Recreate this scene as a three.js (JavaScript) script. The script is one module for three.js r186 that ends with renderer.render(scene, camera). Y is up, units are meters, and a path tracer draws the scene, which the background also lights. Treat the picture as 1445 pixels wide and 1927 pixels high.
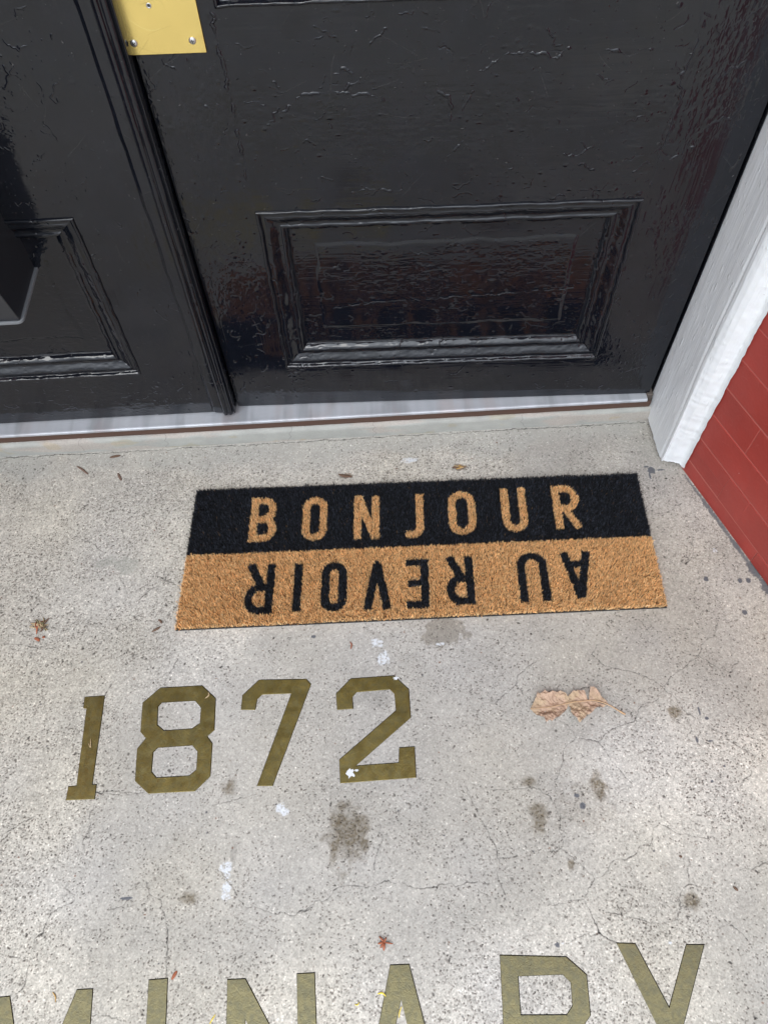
import * as THREE from 'three';
import { RoundedBoxGeometry } from 'three/addons/geometries/RoundedBoxGeometry.js';
import { mergeGeometries, mergeVertices } from 'three/addons/utils/BufferGeometryUtils.js';

// ---------------------------------------------------------------- camera, sky, sun, exposure
const scene = new THREE.Scene();
const camera = new THREE.PerspectiveCamera(67.29, 767 / 1024, 0.02, 400);
{
  const right = new THREE.Vector3(0.998371, -0.026161, 0.050706);
  const up = new THREE.Vector3(0.056891, 0.524098, -0.849755);
  const back = new THREE.Vector3(-0.004345, 0.851256, 0.524733);
  const m = new THREE.Matrix4().makeBasis(right, up, back);
  camera.quaternion.setFromRotationMatrix(m);
  camera.position.set(0, 1.1, 0.8384);
}
const renderer = new THREE.WebGLRenderer({ antialias: true });
renderer.setSize(767, 1024);
renderer.toneMapping = THREE.LinearToneMapping;
renderer.toneMappingExposure = 1.53;
renderer.shadowMap.enabled = true;

{ // bright overcast sky, a little brighter overhead than at the horizon
  const W = 128, H = 64, d = new Float32Array(W * H * 4);
  for (let j = 0; j < H; j++) {
    const el = ((j + 0.5) / H - 0.5) * Math.PI, s = Math.max(0, Math.sin(el));
    const L = el > 0 ? (0.9 + 2 * s) / 2.9 : 0.3;
    for (let i = 0; i < W; i++) {        // thin cloud: the veiled sun brightens the cloud around it
      const az = ((i + 0.5) / W - 0.5) * 2 * Math.PI, dx = Math.cos(el) * Math.cos(az), dz = Math.cos(el) * Math.sin(az), dy = Math.sin(el);
      const ang = Math.acos(Math.min(1, Math.max(-1, (dx * -1.1 + dy * 3.6 + dz * 2.6) / Math.hypot(1.1, 3.6, 2.6)))), K = el > 0 ? L * (0.72 + 1.5 * Math.exp(-((ang / 0.6) ** 2))) : L;
      d.set([1.64 * K, 1.75 * K, 1.90 * K, 1], (j * W + i) * 4);
    }
  }
  const t = new THREE.DataTexture(d, W, H, THREE.RGBAFormat, THREE.FloatType);
  t.mapping = THREE.EquirectangularReflectionMapping; t.magFilter = THREE.LinearFilter; t.needsUpdate = true;
  scene.background = t; scene.environment = t;
}
const sun = new THREE.DirectionalLight(new THREE.Color(1, 0.95, 0.87), 0.5);
sun.position.set(-1.1, 3.6, 3.0); sun.target.position.set(0, 0, 0.4);
sun.castShadow = true; sun.shadow.radius = 45;
Object.assign(sun.shadow.camera, { left: -3, right: 3, top: 3, bottom: -3, near: 0.1, far: 12 });
sun.shadow.mapSize.set(2048, 2048);
scene.add(sun, sun.target);

// ---------------------------------------------------------------- helpers
let seed = 7;
function rnd() { seed = (seed + 0x6D2B79F5) | 0; let t = Math.imul(seed ^ (seed >>> 15), 1 | seed); t = (t + Math.imul(t ^ (t >>> 7), 61 | t)) ^ t; return ((t ^ (t >>> 14)) >>> 0) / 4294967296; }
const R = (a, b) => a + (b - a) * rnd();
function hash(x, y, s) { let h = Math.imul(x, 374761393) + Math.imul(y, 668265263) + Math.imul(s, 974634773); h = Math.imul(h ^ (h >>> 13), 1274126177); return ((h ^ (h >>> 16)) >>> 0) / 4294967296; }
function vn(x, y, s = 0) {
  const xi = Math.floor(x), yi = Math.floor(y); let fx = x - xi, fy = y - yi;
  fx = fx * fx * (3 - 2 * fx); fy = fy * fy * (3 - 2 * fy);
  const a = hash(xi, yi, s), b = hash(xi + 1, yi, s), c = hash(xi, yi + 1, s), e = hash(xi + 1, yi + 1, s);
  return a + (b - a) * fx + (c - a) * fy + (a - b - c + e) * fx * fy;
}
const fbm = (x, y, s, o = 4) => { let v = 0, a = 0.5, n = 0; for (let i = 0; i < o; i++) { v += a * vn(x, y, s + i); n += a; a *= 0.5; x *= 2.03; y *= 2.03; } return v / n; };
const sm = (a, b, x) => { const t = Math.min(1, Math.max(0, (x - a) / (b - a))); return t * t * (3 - 2 * t); };
const toS = (v) => { v = Math.min(1, Math.max(0, v)); return 255 * (v <= 0.0031308 ? 12.92 * v : 1.055 * Math.pow(v, 1 / 2.4) - 0.055); };
function colorTex(rgb, w, h) {     // rgb: linear floats
  const d = new Uint8Array(w * h * 4);
  for (let i = 0; i < w * h; i++) { d[i * 4] = toS(rgb[i * 3]); d[i * 4 + 1] = toS(rgb[i * 3 + 1]); d[i * 4 + 2] = toS(rgb[i * 3 + 2]); d[i * 4 + 3] = 255; }
  const t = new THREE.DataTexture(d, w, h, THREE.RGBAFormat); t.colorSpace = THREE.SRGBColorSpace;
  t.wrapS = t.wrapT = THREE.RepeatWrapping; t.magFilter = THREE.LinearFilter; t.needsUpdate = true; return t;
}
function heightTex(hm, w, h) {
  const t = new THREE.DataTexture(hm, w, h, THREE.RedFormat, THREE.FloatType);
  t.wrapS = t.wrapT = THREE.RepeatWrapping; t.magFilter = THREE.LinearFilter; t.needsUpdate = true; return t;
}
function normalise(hm) { let lo = 1e9, hi = -1e9; for (const v of hm) { if (v < lo) lo = v; if (v > hi) hi = v; } for (let i = 0; i < hm.length; i++) hm[i] = (hm[i] - lo) / (hi - lo); return hi - lo; }
const used = {};
function numbered(n) { const k = used[n] = (used[n] ?? -1) + 1; return k ? n + '_' + String(k).padStart(3, '0') : n; }
function shade(o) { o.castShadow = o.receiveShadow = true; return o; }
function part(name, g, m, parent, label) { const o = shade(new THREE.Mesh(g, m)); o.name = name; parent.add(o); if (label) o.userData.label = label; return o; }
function tag(o, label, category, group) { o.userData.label = label; o.userData.category = category; if (group) o.userData.group = group; return o; }
function group(name, label, category, grp, x = 0, y = 0, z = 0) { const o = new THREE.Group(); o.name = numbered(name); o.position.set(x, y, z); scene.add(o); return tag(o, label, category, grp); }
function mono(name, g, m, label, category, grp, x = 0, y = 0, z = 0) { const o = shade(new THREE.Mesh(g, m)); o.name = numbered(name); o.position.set(x, y, z); scene.add(o); return tag(o, label, category, grp); }
function struct(name, g, m) { const o = shade(new THREE.Mesh(g, m)); o.name = name; o.userData.kind = 'structure'; scene.add(o); return o; }
// uv in metres taken from two position axes
function metreUV(g, a = 'x', b = 'y', ou = 0, ov = 0, k = 1) {
  const p = g.attributes.position, uv = new Float32Array(p.count * 2), ax = { x: 0, y: 1, z: 2 };
  for (let i = 0; i < p.count; i++) { uv[i * 2] = (p.array[i * 3 + ax[a]] + ou) * k; uv[i * 2 + 1] = (p.array[i * 3 + ax[b]] + ov) * k; }
  g.setAttribute('uv', new THREE.BufferAttribute(uv, 2)); return g;
}
function box(x0, x1, y0, y1, z0, z1, r = 0.0015, seg = 2) {
  const g = r > 0 ? new RoundedBoxGeometry(x1 - x0, y1 - y0, z1 - z0, seg, r) : new THREE.BoxGeometry(x1 - x0, y1 - y0, z1 - z0);
  g.translate((x0 + x1) / 2, (y0 + y1) / 2, (z0 + z1) / 2); return g;
}
// a strip surface swept over a grid: f(i, j) -> [x, y, z]
function grid(ni, nj, f, closed) {
  const pos = [], idx = [], uv = [];
  for (let j = 0; j <= nj; j++) for (let i = 0; i <= ni; i++) { const p = f(i / ni, j / nj, i, j); pos.push(p[0], p[1], p[2]); uv.push(p[3] ?? i / ni, p[4] ?? j / nj); }
  for (let j = 0; j < nj; j++) for (let i = 0; i < ni; i++) { const a = j * (ni + 1) + i, b = a + 1, c = a + ni + 1, d = c + 1; idx.push(a, b, d, a, d, c); }
  const g = new THREE.BufferGeometry(); g.setAttribute('position', new THREE.Float32BufferAttribute(pos, 3)); g.setAttribute('uv', new THREE.Float32BufferAttribute(uv, 2)); g.setIndex(idx); g.computeVertexNormals(); return g;
}
const std = (o) => new THREE.MeshStandardMaterial(o), lin = (r, g, b) => new THREE.Color().setRGB(r, g, b);
const CRACKS = [[[-0.508,0.174],[-0.482,0.186],[-0.469,0.199],[-0.453,0.208]],[[-0.428,0.246],[-0.41,0.285]],[[-0.351,0.265],[-0.365,0.276],[-0.379,0.285],[-0.392,0.299]],[[-0.353,0.244],[-0.351,0.265],[-0.332,0.275]],[[-0.597,0.359],[-0.572,0.361],[-0.544,0.367],[-0.511,0.372]],[[-0.521,0.336],[-0.502,0.343],[-0.489,0.341]],[[-0.564,0.265],[-0.544,0.269]],[[-0.564,0.097],[-0.551,0.119],[-0.539,0.133]],[[0.398,0.49],[0.411,0.472],[0.434,0.46],[0.46,0.442],[0.468,0.426],[0.492,0.413],[0.503,0.385]],[[0.46,0.442],[0.48,0.46],[0.499,0.471],[0.517,0.454]],[[0.398,0.49],[0.376,0.47],[0.354,0.46],[0.319,0.45],[0.303,0.431],[0.314,0.415]],[[0.398,0.49],[0.382,0.506],[0.357,0.514],[0.343,0.535],[0.309,0.544],[0.287,0.56],[0.257,0.552],[0.249,0.534],[0.235,0.525]],[[0.257,0.552],[0.241,0.563],[0.23,0.591],[0.213,0.615]],[[0.287,0.56],[0.298,0.581],[0.31,0.601],[0.322,0.619]],[[0.398,0.49],[0.411,0.504],[0.418,0.523],[0.437,0.542],[0.462,0.558],[0.482,0.579],[0.499,0.592],[0.521,0.582]],[[0.499,0.592],[0.485,0.617],[0.467,0.63]],[[0.206,0.5],[0.183,0.471],[0.188,0.457],[0.213,0.439],[0.236,0.429]],[[0.183,0.471],[0.149,0.497]],[[0.129,0.616],[0.171,0.617],[0.194,0.618],[0.208,0.629],[0.216,0.656]],[[0.218,0.654],[0.213,0.674],[0.216,0.687],[0.211,0.695],[0.194,0.701]],[[0.211,0.695],[0.221,0.704],[0.233,0.714],[0.248,0.733],[0.26,0.73],[0.277,0.713],[0.301,0.71],[0.309,0.706],[0.314,0.698],[0.328,0.698],[0.337,0.678],[0.347,0.671],[0.351,0.664],[0.353,0.648]],[[0.347,0.671],[0.358,0.678],[0.371,0.686],[0.4,0.692],[0.414,0.691]],[[0.248,0.733],[0.236,0.75],[0.23,0.756],[0.197,0.759],[0.183,0.761]],[[0.23,0.756],[0.237,0.776],[0.242,0.794],[0.26,0.807]],[[0.242,0.794],[0.22,0.797],[0.201,0.804]],[[0.254,0.772],[0.269,0.775],[0.295,0.782],[0.32,0.789],[0.343,0.785],[0.353,0.756],[0.367,0.746],[0.369,0.73],[0.375,0.715]],[[0.367,0.746],[0.378,0.75]],[[0.401,0.788],[0.413,0.799],[0.423,0.812]],[[0.435,0.733],[0.453,0.733],[0.468,0.727],[0.475,0.728]],[[-0.135,0.752],[-0.12,0.747],[-0.112,0.74],[-0.097,0.739],[-0.081,0.725],[-0.06,0.725],[-0.04,0.727],[-0.022,0.721],[0.001,0.725],[0.024,0.733],[0.045,0.732],[0.055,0.729],[0.073,0.732],[0.091,0.729],[0.114,0.732]],[[-0.025,0.651],[-0.022,0.672],[-0.035,0.701],[-0.036,0.724]],[[0.096,0.61],[0.102,0.631],[0.115,0.662],[0.127,0.69],[0.129,0.707],[0.124,0.721],[0.131,0.746]],[[0.129,0.702],[0.154,0.701]],[[-0.538,0.639],[-0.511,0.623],[-0.495,0.616]],[[-0.415,0.606],[-0.42,0.617],[-0.417,0.64],[-0.423,0.648],[-0.421,0.662]],[[-0.467,0.66],[-0.451,0.676]],[[-0.444,0.703],[-0.424,0.716],[-0.426,0.725],[-0.452,0.736],[-0.456,0.748],[-0.466,0.768],[-0.466,0.784]],[[-0.332,0.705],[-0.326,0.721],[-0.311,0.728],[-0.305,0.746],[-0.301,0.756],[-0.297,0.791]],[[-0.378,0.737],[-0.362,0.733],[-0.348,0.726]],[[-0.235,0.699],[-0.219,0.718],[-0.205,0.738],[-0.197,0.743],[-0.182,0.745],[-0.168,0.751],[-0.151,0.751],[-0.144,0.755],[-0.123,0.75],[-0.115,0.746]],[[-0.416,0.588],[-0.386,0.593],[-0.367,0.595],[-0.349,0.593]],[[-0.422,0.451],[-0.415,0.433]],[[-0.334,0.434],[-0.329,0.421],[-0.318,0.4]],[[-0.416,0.589],[-0.392,0.588],[-0.365,0.592]],[[-0.253,0.616],[-0.218,0.609],[-0.199,0.605]],[[-0.299,0.762],[-0.298,0.79],[-0.295,0.814]],[[-0.455,0.748],[-0.467,0.764],[-0.469,0.789],[-0.47,0.813],[-0.48,0.827]],[[-0.509,0.778],[-0.489,0.783],[-0.47,0.788]],[[-0.382,0.85],[-0.362,0.851],[-0.351,0.853],[-0.345,0.857]],[[0.237,0.777],[0.242,0.794],[0.261,0.806]],[[0.501,0.25],[0.498,0.271],[0.48,0.29]],[[0.452,0.195],[0.475,0.192],[0.502,0.176]]];
const BROWN = [[-0.068, 0.666, 0.0255, 0.0376], [0.19, 0.653, 0.0128, 0.0173], [-0.23, 0.592, 0.0089, 0.0099], [0.366, 0.762, 0.0107, 0.0119], [0.22, 0.716, 0.0055, 0.0075], [0.182, 0.608, 0.0087, 0.007], [-0.276, 0.727, 0.011, 0.0086], [0.405, 0.523, 0.0121, 0.0091], [0.276, 0.617, 0.0101, 0.0152], [0.086, 0.382, 0.0259, 0.0189], [-0.416, 0.235, 0.0157, 0.0108], [-0.451, 0.228, 0.0122, 0.0079], [0.245, 0.646, 0.0427, 0.0332]];
const GREY = [[-0.22, 0.674, 0.005, 0.0259], [-0.028, 0.467, 0.0468, 0.0316]];
const WHITE = [[-0.016, 0.393, 0.0089, 0.0077], [-0.009, 0.418, 0.0096, 0.0109], [-0.16, 0.623, 0.0065, 0.0062], [-0.153, 0.629, 0.0058, 0.0055], [-0.229, 0.694, 0.0084, 0.0077], [-0.227, 0.721, 0.0069, 0.0124], [0.196, 0.803, 0.0026, 0.0017], [0.327, 0.81, 0.0026, 0.0017], [0.079, 0.401, 0.0064, 0.0026], [0.055, 0.057, 0.0148, 0.0057], [0.399, 0.254, 0.0051, 0.0039], [0.533, 0.268, 0.0034, 0.0038], [-0.226, 0.704, 0.0042, 0.0051]];
const DARK = [[0.468, 0.107, 0.0072, 0.0076], [0.505, 0.318, 0.0041, 0.0046], [0.557, 0.324, 0.0041, 0.0046], [0.57, 0.325, 0.0041, 0.0046], [0.548, 0.378, 0.004, 0.0043], [0.25, 0.644, 0.0043, 0.0047], [0.244, 0.63, 0.0043, 0.0027], [0.188, 0.805, 0.0033, 0.0029], [0.483, 0.107, 0.0081, 0.0016], [0.463, 0.118, 0.0018, 0.0076], [0.461, 0.099, 0.0054, 0.0017], [0.439, 0.525, 0.0015, 0.0068], [0.447, 0.536, 0.003, 0.0023], [0.444, 0.568, 0.0044, 0.0011], [0.425, 0.565, 0.0022, 0.0044], [0.431, 0.622, 0.0022, 0.0021], [0.453, 0.603, 0.0014, 0.0014], [-0.31, 0.358, 0.0016, 0.0018], [-0.356, 0.724, 0.0083, 0.0019], [-0.113, 0.377, 0.0041, 0.0026]];
// ---------------------------------------------------------------- brass characters let into the floor (outlines in metres, x right, z towards the viewer)
const BRASS = {
  1: [[[-0.4518, 0.452], [-0.4224, 0.4517], [-0.4221, 0.5787], [-0.4161, 0.5787], [-0.4159, 0.5979], [-0.4554, 0.5971], [-0.4549, 0.5794], [-0.4437, 0.5789], [-0.4463, 0.4695], [-0.4512, 0.4684]]],
  8: [[[-0.3407, 0.4446], [-0.2789, 0.4449], [-0.2577, 0.4656], [-0.2567, 0.5121], [-0.2663, 0.5205], [-0.2582, 0.531], [-0.2582, 0.5766], [-0.278, 0.5952], [-0.3423, 0.5948], [-0.3625, 0.5769], [-0.3647, 0.5326], [-0.3539, 0.5182], [-0.3628, 0.5083], [-0.3645, 0.4658]],
    [[-0.3364, 0.4671], [-0.2876, 0.4671], [-0.278, 0.4782], [-0.2779, 0.501], [-0.2891, 0.5083], [-0.3291, 0.5087], [-0.3398, 0.4998], [-0.3414, 0.4729]],
    [[-0.3356, 0.5327], [-0.2864, 0.5321], [-0.2783, 0.5414], [-0.2779, 0.5666], [-0.2876, 0.5742], [-0.3332, 0.5742], [-0.341, 0.5656], [-0.3415, 0.5389]]],
  7: [[[-0.1945, 0.4412], [-0.1245, 0.4441], [-0.1176, 0.4521], [-0.1708, 0.5943], [-0.1919, 0.5931], [-0.146, 0.4644], [-0.1893, 0.4635], [-0.1963, 0.4701], [-0.1989, 0.4857], [-0.2192, 0.4845], [-0.2182, 0.4634]]],
  2: [[[-0.0582, 0.4473], [0.0057, 0.4465], [0.0261, 0.4685], [0.026, 0.5105], [-0.0549, 0.5737], [0.0053, 0.5731], [0.0073, 0.5525], [0.0285, 0.5522], [0.0278, 0.5943], [-0.077, 0.596], [-0.0775, 0.5642], [0.0059, 0.499], [0.005, 0.4742], [-0.0014, 0.4669], [-0.0504, 0.4681], [-0.057, 0.4751], [-0.0563, 0.4925], [-0.0792, 0.4928], [-0.0804, 0.4687]]],
  M: [[[-0.5092, 0.8258], [-0.4863, 0.8249], [-0.4445, 0.938], [-0.4046, 0.8222], [-0.3852, 0.8224], [-0.3762, 0.966], [-0.3985, 0.9655], [-0.403, 0.892], [-0.4345, 0.9655], [-0.4545, 0.9655], [-0.486, 0.89], [-0.4835, 0.9655], [-0.506, 0.9655]]],
  I: [[[-0.3172, 0.8165], [-0.2942, 0.8159], [-0.2868, 0.966], [-0.31, 0.966]]],
  N: [[[-0.2202, 0.821], [-0.1982, 0.8213], [-0.1322, 0.925], [-0.135, 0.8193], [-0.1134, 0.8193], [-0.108, 0.968], [-0.1296, 0.968], [-0.1965, 0.863], [-0.194, 0.968], [-0.2156, 0.968]]],
  A: [[[-0.0199, 0.8159], [0.003, 0.8163], [0.0385, 0.969], [0.0155, 0.969], [0.009, 0.937], [-0.034, 0.936], [-0.041, 0.969], [-0.063, 0.969]], [[-0.0089, 0.8523], [0.0052, 0.917], [-0.0295, 0.916]]],
  R: [[[0.1158, 0.8124], [0.1967, 0.8183], [0.2179, 0.8382], [0.2147, 0.8794], [0.201, 0.893], [0.217, 0.969], [0.193, 0.969], [0.178, 0.897], [0.131, 0.895], [0.127, 0.969], [0.1045, 0.968]], [[0.1348, 0.8356], [0.1888, 0.8365], [0.1975, 0.8455], [0.1952, 0.869], [0.187, 0.8776], [0.1323, 0.8751]]],
  Y: [[[0.2612, 0.8067], [0.2838, 0.8085], [0.3094, 0.8767], [0.3462, 0.8129], [0.368, 0.814], [0.318, 0.901], [0.314, 0.969], [0.291, 0.969], [0.294, 0.901]]],
};
const area = (r) => { let a = 0; for (let i = 0; i < r.length; i++) { const p = r[i], q = r[(i + 1) % r.length]; a += p[0] * q[1] - q[0] * p[1]; } return a / 2; };
function offset(r, d) {           // grow a ring by d (mitred)
  const s = Math.sign(area(r)), n = r.length, out = [];
  for (let i = 0; i < n; i++) {
    const p = r[(i + n - 1) % n], c = r[i], q = r[(i + 1) % n];
    let ax = c[0] - p[0], ay = c[1] - p[1], bx = q[0] - c[0], by = q[1] - c[1];
    const la = Math.hypot(ax, ay), lb = Math.hypot(bx, by); ax /= la; ay /= la; bx /= lb; by /= lb;
    const n1 = [ay * s, -ax * s], n2 = [by * s, -bx * s], k = 1 + n1[0] * n2[0] + n1[1] * n2[1], f = d / Math.max(k, 0.35);
    out.push([c[0] + (n1[0] + n2[0]) * f, c[1] + (n1[1] + n2[1]) * f]);
  }
  return out;
}
const V2 = (r) => r.map((p) => new THREE.Vector2(p[0], -p[1]));   // ground outline -> shape space, laid flat by rotateX(-90)

// ---------------------------------------------------------------- concrete floor
const FX0 = -0.9, FZ0 = -0.05, FW = 1.8, FH = 1.25, TW = 2048, TH = 1536;
const floorMat = (() => {
  const rgb = new Float32Array(TW * TH * 3), hm = new Float32Array(TW * TH), sx = FW / TW, sz = FH / TH;
  const smooth = new Float32Array(TW * TH);
  for (let j = 0; j < TH; j++) for (let i = 0; i < TW; i++) {
    const x = FX0 + (i + 0.5) * sx, z = FZ0 + (j + 0.5) * sz, o = j * TW + i;
    const big = fbm(x * 5, z * 5, 11, 3), mid = fbm(x * 26, z * 26, 21, 3);
    const s = sm(0.40, 0.62, fbm(x * 3.3 + 3, z * 3.3, 31, 3) + 0.20 * Math.exp(-((x - 0.12) ** 2 / 0.05 + (z - 0.62) ** 2 / 0.03)) + 0.22 * Math.exp(-((x - 0.1) ** 2 / 0.12 + (z - 0.36) ** 2 / 0.02)) - 0.12 * sm(0.1, -0.5, x));
    smooth[o] = s;
    const g1 = vn(x * 900, z * 900, 41), g2 = vn(x * 430 + 9, z * 430, 42), g3 = vn(x * 190, z * 190, 43);
    let v = 0.405 * (1 - 0.17 * s) * (0.84 + 0.32 * big) * (0.90 + 0.2 * mid);
    const gr = (g1 - 0.5) * 0.62 + (g2 - 0.5) * 0.38 + (g3 - 0.5) * 0.18;
    v *= 1 + gr * (0.95 - 0.35 * s);
    const warm = fbm(x * 7 + 20, z * 7, 51, 3) + 0.25 * sm(0.1, 0.55, x) + 0.12 * sm(-0.1, -0.5, x) - 0.12 * s;
    let r = v * (1.04 + 0.035 * (warm - 0.5)), g = v * 0.981, b = v * (0.872 - 0.09 * (warm - 0.5));
    let h = (g1 - 0.5) * 0.10 + (g2 - 0.5) * 0.16 + (g3 - 0.5) * 0.14 + (mid - 0.5) * 0.35;
    // smooth grey-green cement smear beside the sill
    const sme = sm(0.055, 0.02, z + (fbm(x * 16, z * 16, 61, 3) - 0.5) * 0.085 + 0.012 * sm(0.25, 0.45, x)) * (x < -0.58 ? 1 : 0.85);
    const cem = 0.34 * (0.9 + 0.2 * fbm(x * 60, z * 60, 66, 3));
    r += (cem * 1.0 - r) * sme * 0.8; g += (cem * 0.985 - g) * sme * 0.8; b += (cem * 0.9 - b) * sme * 0.8; h *= 1 - 0.7 * sme;
    rgb[o * 3] = r; rgb[o * 3 + 1] = g; rgb[o * 3 + 2] = b; hm[o] = h;
  }
  const stamp = (x, z, rx, rz, fn) => {
    const i0 = Math.max(0, Math.floor((x - rx - FX0) / sx)), i1 = Math.min(TW - 1, Math.ceil((x + rx - FX0) / sx)), j0 = Math.max(0, Math.floor((z - rz - FZ0) / sz)), j1 = Math.min(TH - 1, Math.ceil((z + rz - FZ0) / sz));
    for (let j = j0; j <= j1; j++) for (let i = i0; i <= i1; i++) { const px = FX0 + (i + 0.5) * sx, pz = FZ0 + (j + 0.5) * sz; fn(j * TW + i, (px - x) / rx, (pz - z) / rz, px, pz); }
  };
  const mul = (o, r, g, b) => { rgb[o * 3] *= r; rgb[o * 3 + 1] *= g; rgb[o * 3 + 2] *= b; };
  const mix = (o, c, t) => { for (let k = 0; k < 3; k++) rgb[o * 3 + k] += (c[k] - rgb[o * 3 + k]) * t; };
  const at = (x, z) => Math.min(TH - 1, Math.max(0, Math.floor((z - FZ0) / sz))) * TW + Math.min(TW - 1, Math.max(0, Math.floor((x - FX0) / sx)));
  // worn-out pits and pale grains
  for (let n = 0; n < 200000; n++) {
    const x = R(FX0, FX0 + FW), z = R(FZ0, FZ0 + FH), s = smooth[at(x, z)];
    if (rnd() > 0.25 + 1.3 * sm(0.36, 0.64, fbm(x * 14, z * 14, 101, 3)) || rnd() < s * 0.5 || rnd() < sm(0.10, 0.0, z) * 0.7) continue;
    const big = rnd() < 0.012, r = big ? R(0.0015, 0.0026) : R(0.0006, 0.0014), e = R(0.6, 1.6), d = R(0.25, 0.85) * (big ? 1 : 0.85), th = R(0, 3.14), cs = Math.cos(th), sn = Math.sin(th);
    stamp(x, z, r * 1.8, r * 1.8, (o, u, w, px, pz) => {
      const a = (u * cs + w * sn) * 1.8 * e, b = (-u * sn + w * cs) * 1.8 / e, q = Math.hypot(a, b) + (vn(px * 1500, pz * 1500, 5) - 0.5) * 0.5, k = sm(1.1, 0.45, q);
      if (k > 0) { const m = 1 - d * k; mul(o, m, m * 0.985, m * 0.975); hm[o] -= 0.8 * k * d; }
    });
  }
  for (let n = 0; n < 110000; n++) {
    const x = R(FX0, FX0 + FW), z = R(FZ0, FZ0 + FH), s = smooth[at(x, z)];
    if (rnd() < s * 0.5) continue;
    const r = R(0.0006, 0.0016), d = R(0.15, 0.5);
    stamp(x, z, r, r, (o, u, w) => { const k = sm(1, 0.4, Math.hypot(u, w)); const m = 1 + d * k; mul(o, m, m, m); hm[o] += 0.18 * k; });
  }
  for (let n = 0; n < 700; n++) {       // brown, rust and black specks lying in the surface
    const x = R(FX0, FX0 + FW), z = R(FZ0, FZ0 + FH), r = R(0.0008, 0.002), c = rnd() < 0.35 ? [0.16, 0.07, 0.04] : rnd() < 0.5 ? [0.05, 0.05, 0.06] : [0.11, 0.08, 0.06];
    stamp(x, z, r, r * R(0.5, 1), (o, u, w, px, pz) => mix(o, c, 0.85 * sm(1, 0.5, Math.hypot(u, w) + (vn(px * 1300, pz * 1300, 15) - 0.5) * 0.6)));
  }
  // stains, spilt paint
  for (const [x, z, rx, rz] of BROWN) {
    const big = rx > 0.04, patch = Math.abs(x - 0.086) < 0.002 && z < 0.4, smth = x < -0.4;
    stamp(x, z, rx * 2.1, rz * 2.1, (o, u, w, px, pz) => {
      const q = Math.hypot(u, w) * 1.72 + (fbm(px * 90, pz * 90, 71, 4) - 0.5) * 1.3, k = sm(1.12, patch || smth ? 0.95 : 0.35, q) * (big ? 0.3 : 1);
      if (k <= 0) return;
      const t = patch || smth ? 0.30 * k : k * (0.34 + 0.36 * vn(px * 520, pz * 520, 72));
      if (smth) mix(o, [0.28, 0.285, 0.25], 0.45 * k); else mul(o, 1 - t, 1 - t * 1.08, 1 - t * 1.2);
      if (patch || smth) hm[o] *= 1 - 0.8 * k;
    });
  }
  for (const [x, z, rx, rz] of GREY) stamp(x, z, rx * 1.6, rz * 1.6, (o, u, w, px, pz) => { const k = sm(1.0, 0.3, Math.hypot(u, w) * 1.6 + (fbm(px * 60, pz * 60, 75, 3) - 0.5) * 1.2), t = 0.2 * k; mul(o, 1 - t, 1 - t, 1 - t); });
  for (const [x, z, rx, rz] of WHITE) stamp(x, z, rx * 1.5, rz * 1.5, (o, u, w, px, pz) => {
    const q = Math.max(Math.abs(u), Math.abs(w)) * 0.9 + 0.6 * Math.hypot(u, w), k = sm(1.0, 0.75, q + (fbm(px * 240, pz * 240, 81, 3) - 0.5) * 0.9) * sm(0.3, 0.62, vn(px * 420, pz * 420, 83) * 0.7 + vn(px * 900, pz * 900, 84) * 0.45);
    mix(o, [0.60, 0.63, 0.67], k * 0.78);
  });
  for (const [x, z, rx, rz] of DARK) stamp(x, z, rx * 1.5, rz * 1.5, (o, u, w, px, pz) => { const k = sm(1.05, 0.8, Math.hypot(u, w) * 1.5 + (vn(px * 500, pz * 500, 85) - 0.5) * 0.35); mix(o, [0.075, 0.08, 0.095], k * 0.9); });
  // dark sealant bead along the foot of the brick wall
  for (let t = 0.02; t < 0.5; t += 0.001) { const x = 0.518 + 0.3174 * t, z = 0.1015 + 0.9483 * t, w = 0.0065 * (0.4 + vn(t * 60, 2, 87) * sm(0.03, 0.16, t) * 1.2); stamp(x - 0.003, z, w, w, (o, u, v, px, pz) => mix(o, [0.12, 0.12, 0.125], 0.3 * sm(1, 0.6, Math.hypot(u, v) + (vn(px * 400, pz * 400, 88) - 0.5) * 0.6))); }
  // cracks
  const crack = (pts, wd, dep) => {
    for (let k = 0; k + 1 < pts.length; k++) {
      const [x0, z0] = pts[k], [x1, z1] = pts[k + 1], len = Math.hypot(x1 - x0, z1 - z0), n = Math.max(2, Math.ceil(len / 0.0004));
      for (let i = 0; i <= n; i++) {
        const t = i / n, x = x0 + (x1 - x0) * t, z = z0 + (z1 - z0) * t, f = Math.sin(t * Math.PI);
        const jx = x + (fbm(x * 130, z * 130, 91, 3) - 0.5) * 0.008 * f, jz = z + (fbm(x * 130 + 40, z * 130, 92, 3) - 0.5) * 0.008 * f;
        const a = dep * (0.35 + 0.8 * vn(x * 90, z * 90, 93)), w = wd * (0.6 + 0.7 * vn(x * 160, z * 160, 94));
        stamp(jx, jz, w * 2, w * 2, (o, u, v) => { const kk = sm(1, 0.25, Math.hypot(u, v) * 1.4); if (kk > 0) { const target = 1 - 0.25 * a * kk; mul(o, target, target, target); hm[o] -= 0.16 * kk * a; } });
      }
    }
  };
  for (const c of CRACKS) crack(c, 0.00072, 1);
  { const p = []; for (let x = -0.88; x < 0.5; x += 0.02) p.push([x, 0.0015 + 0.003 * vn(x * 30, 4, 99)]); crack(p, 0.0009, 1.1); }
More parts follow.
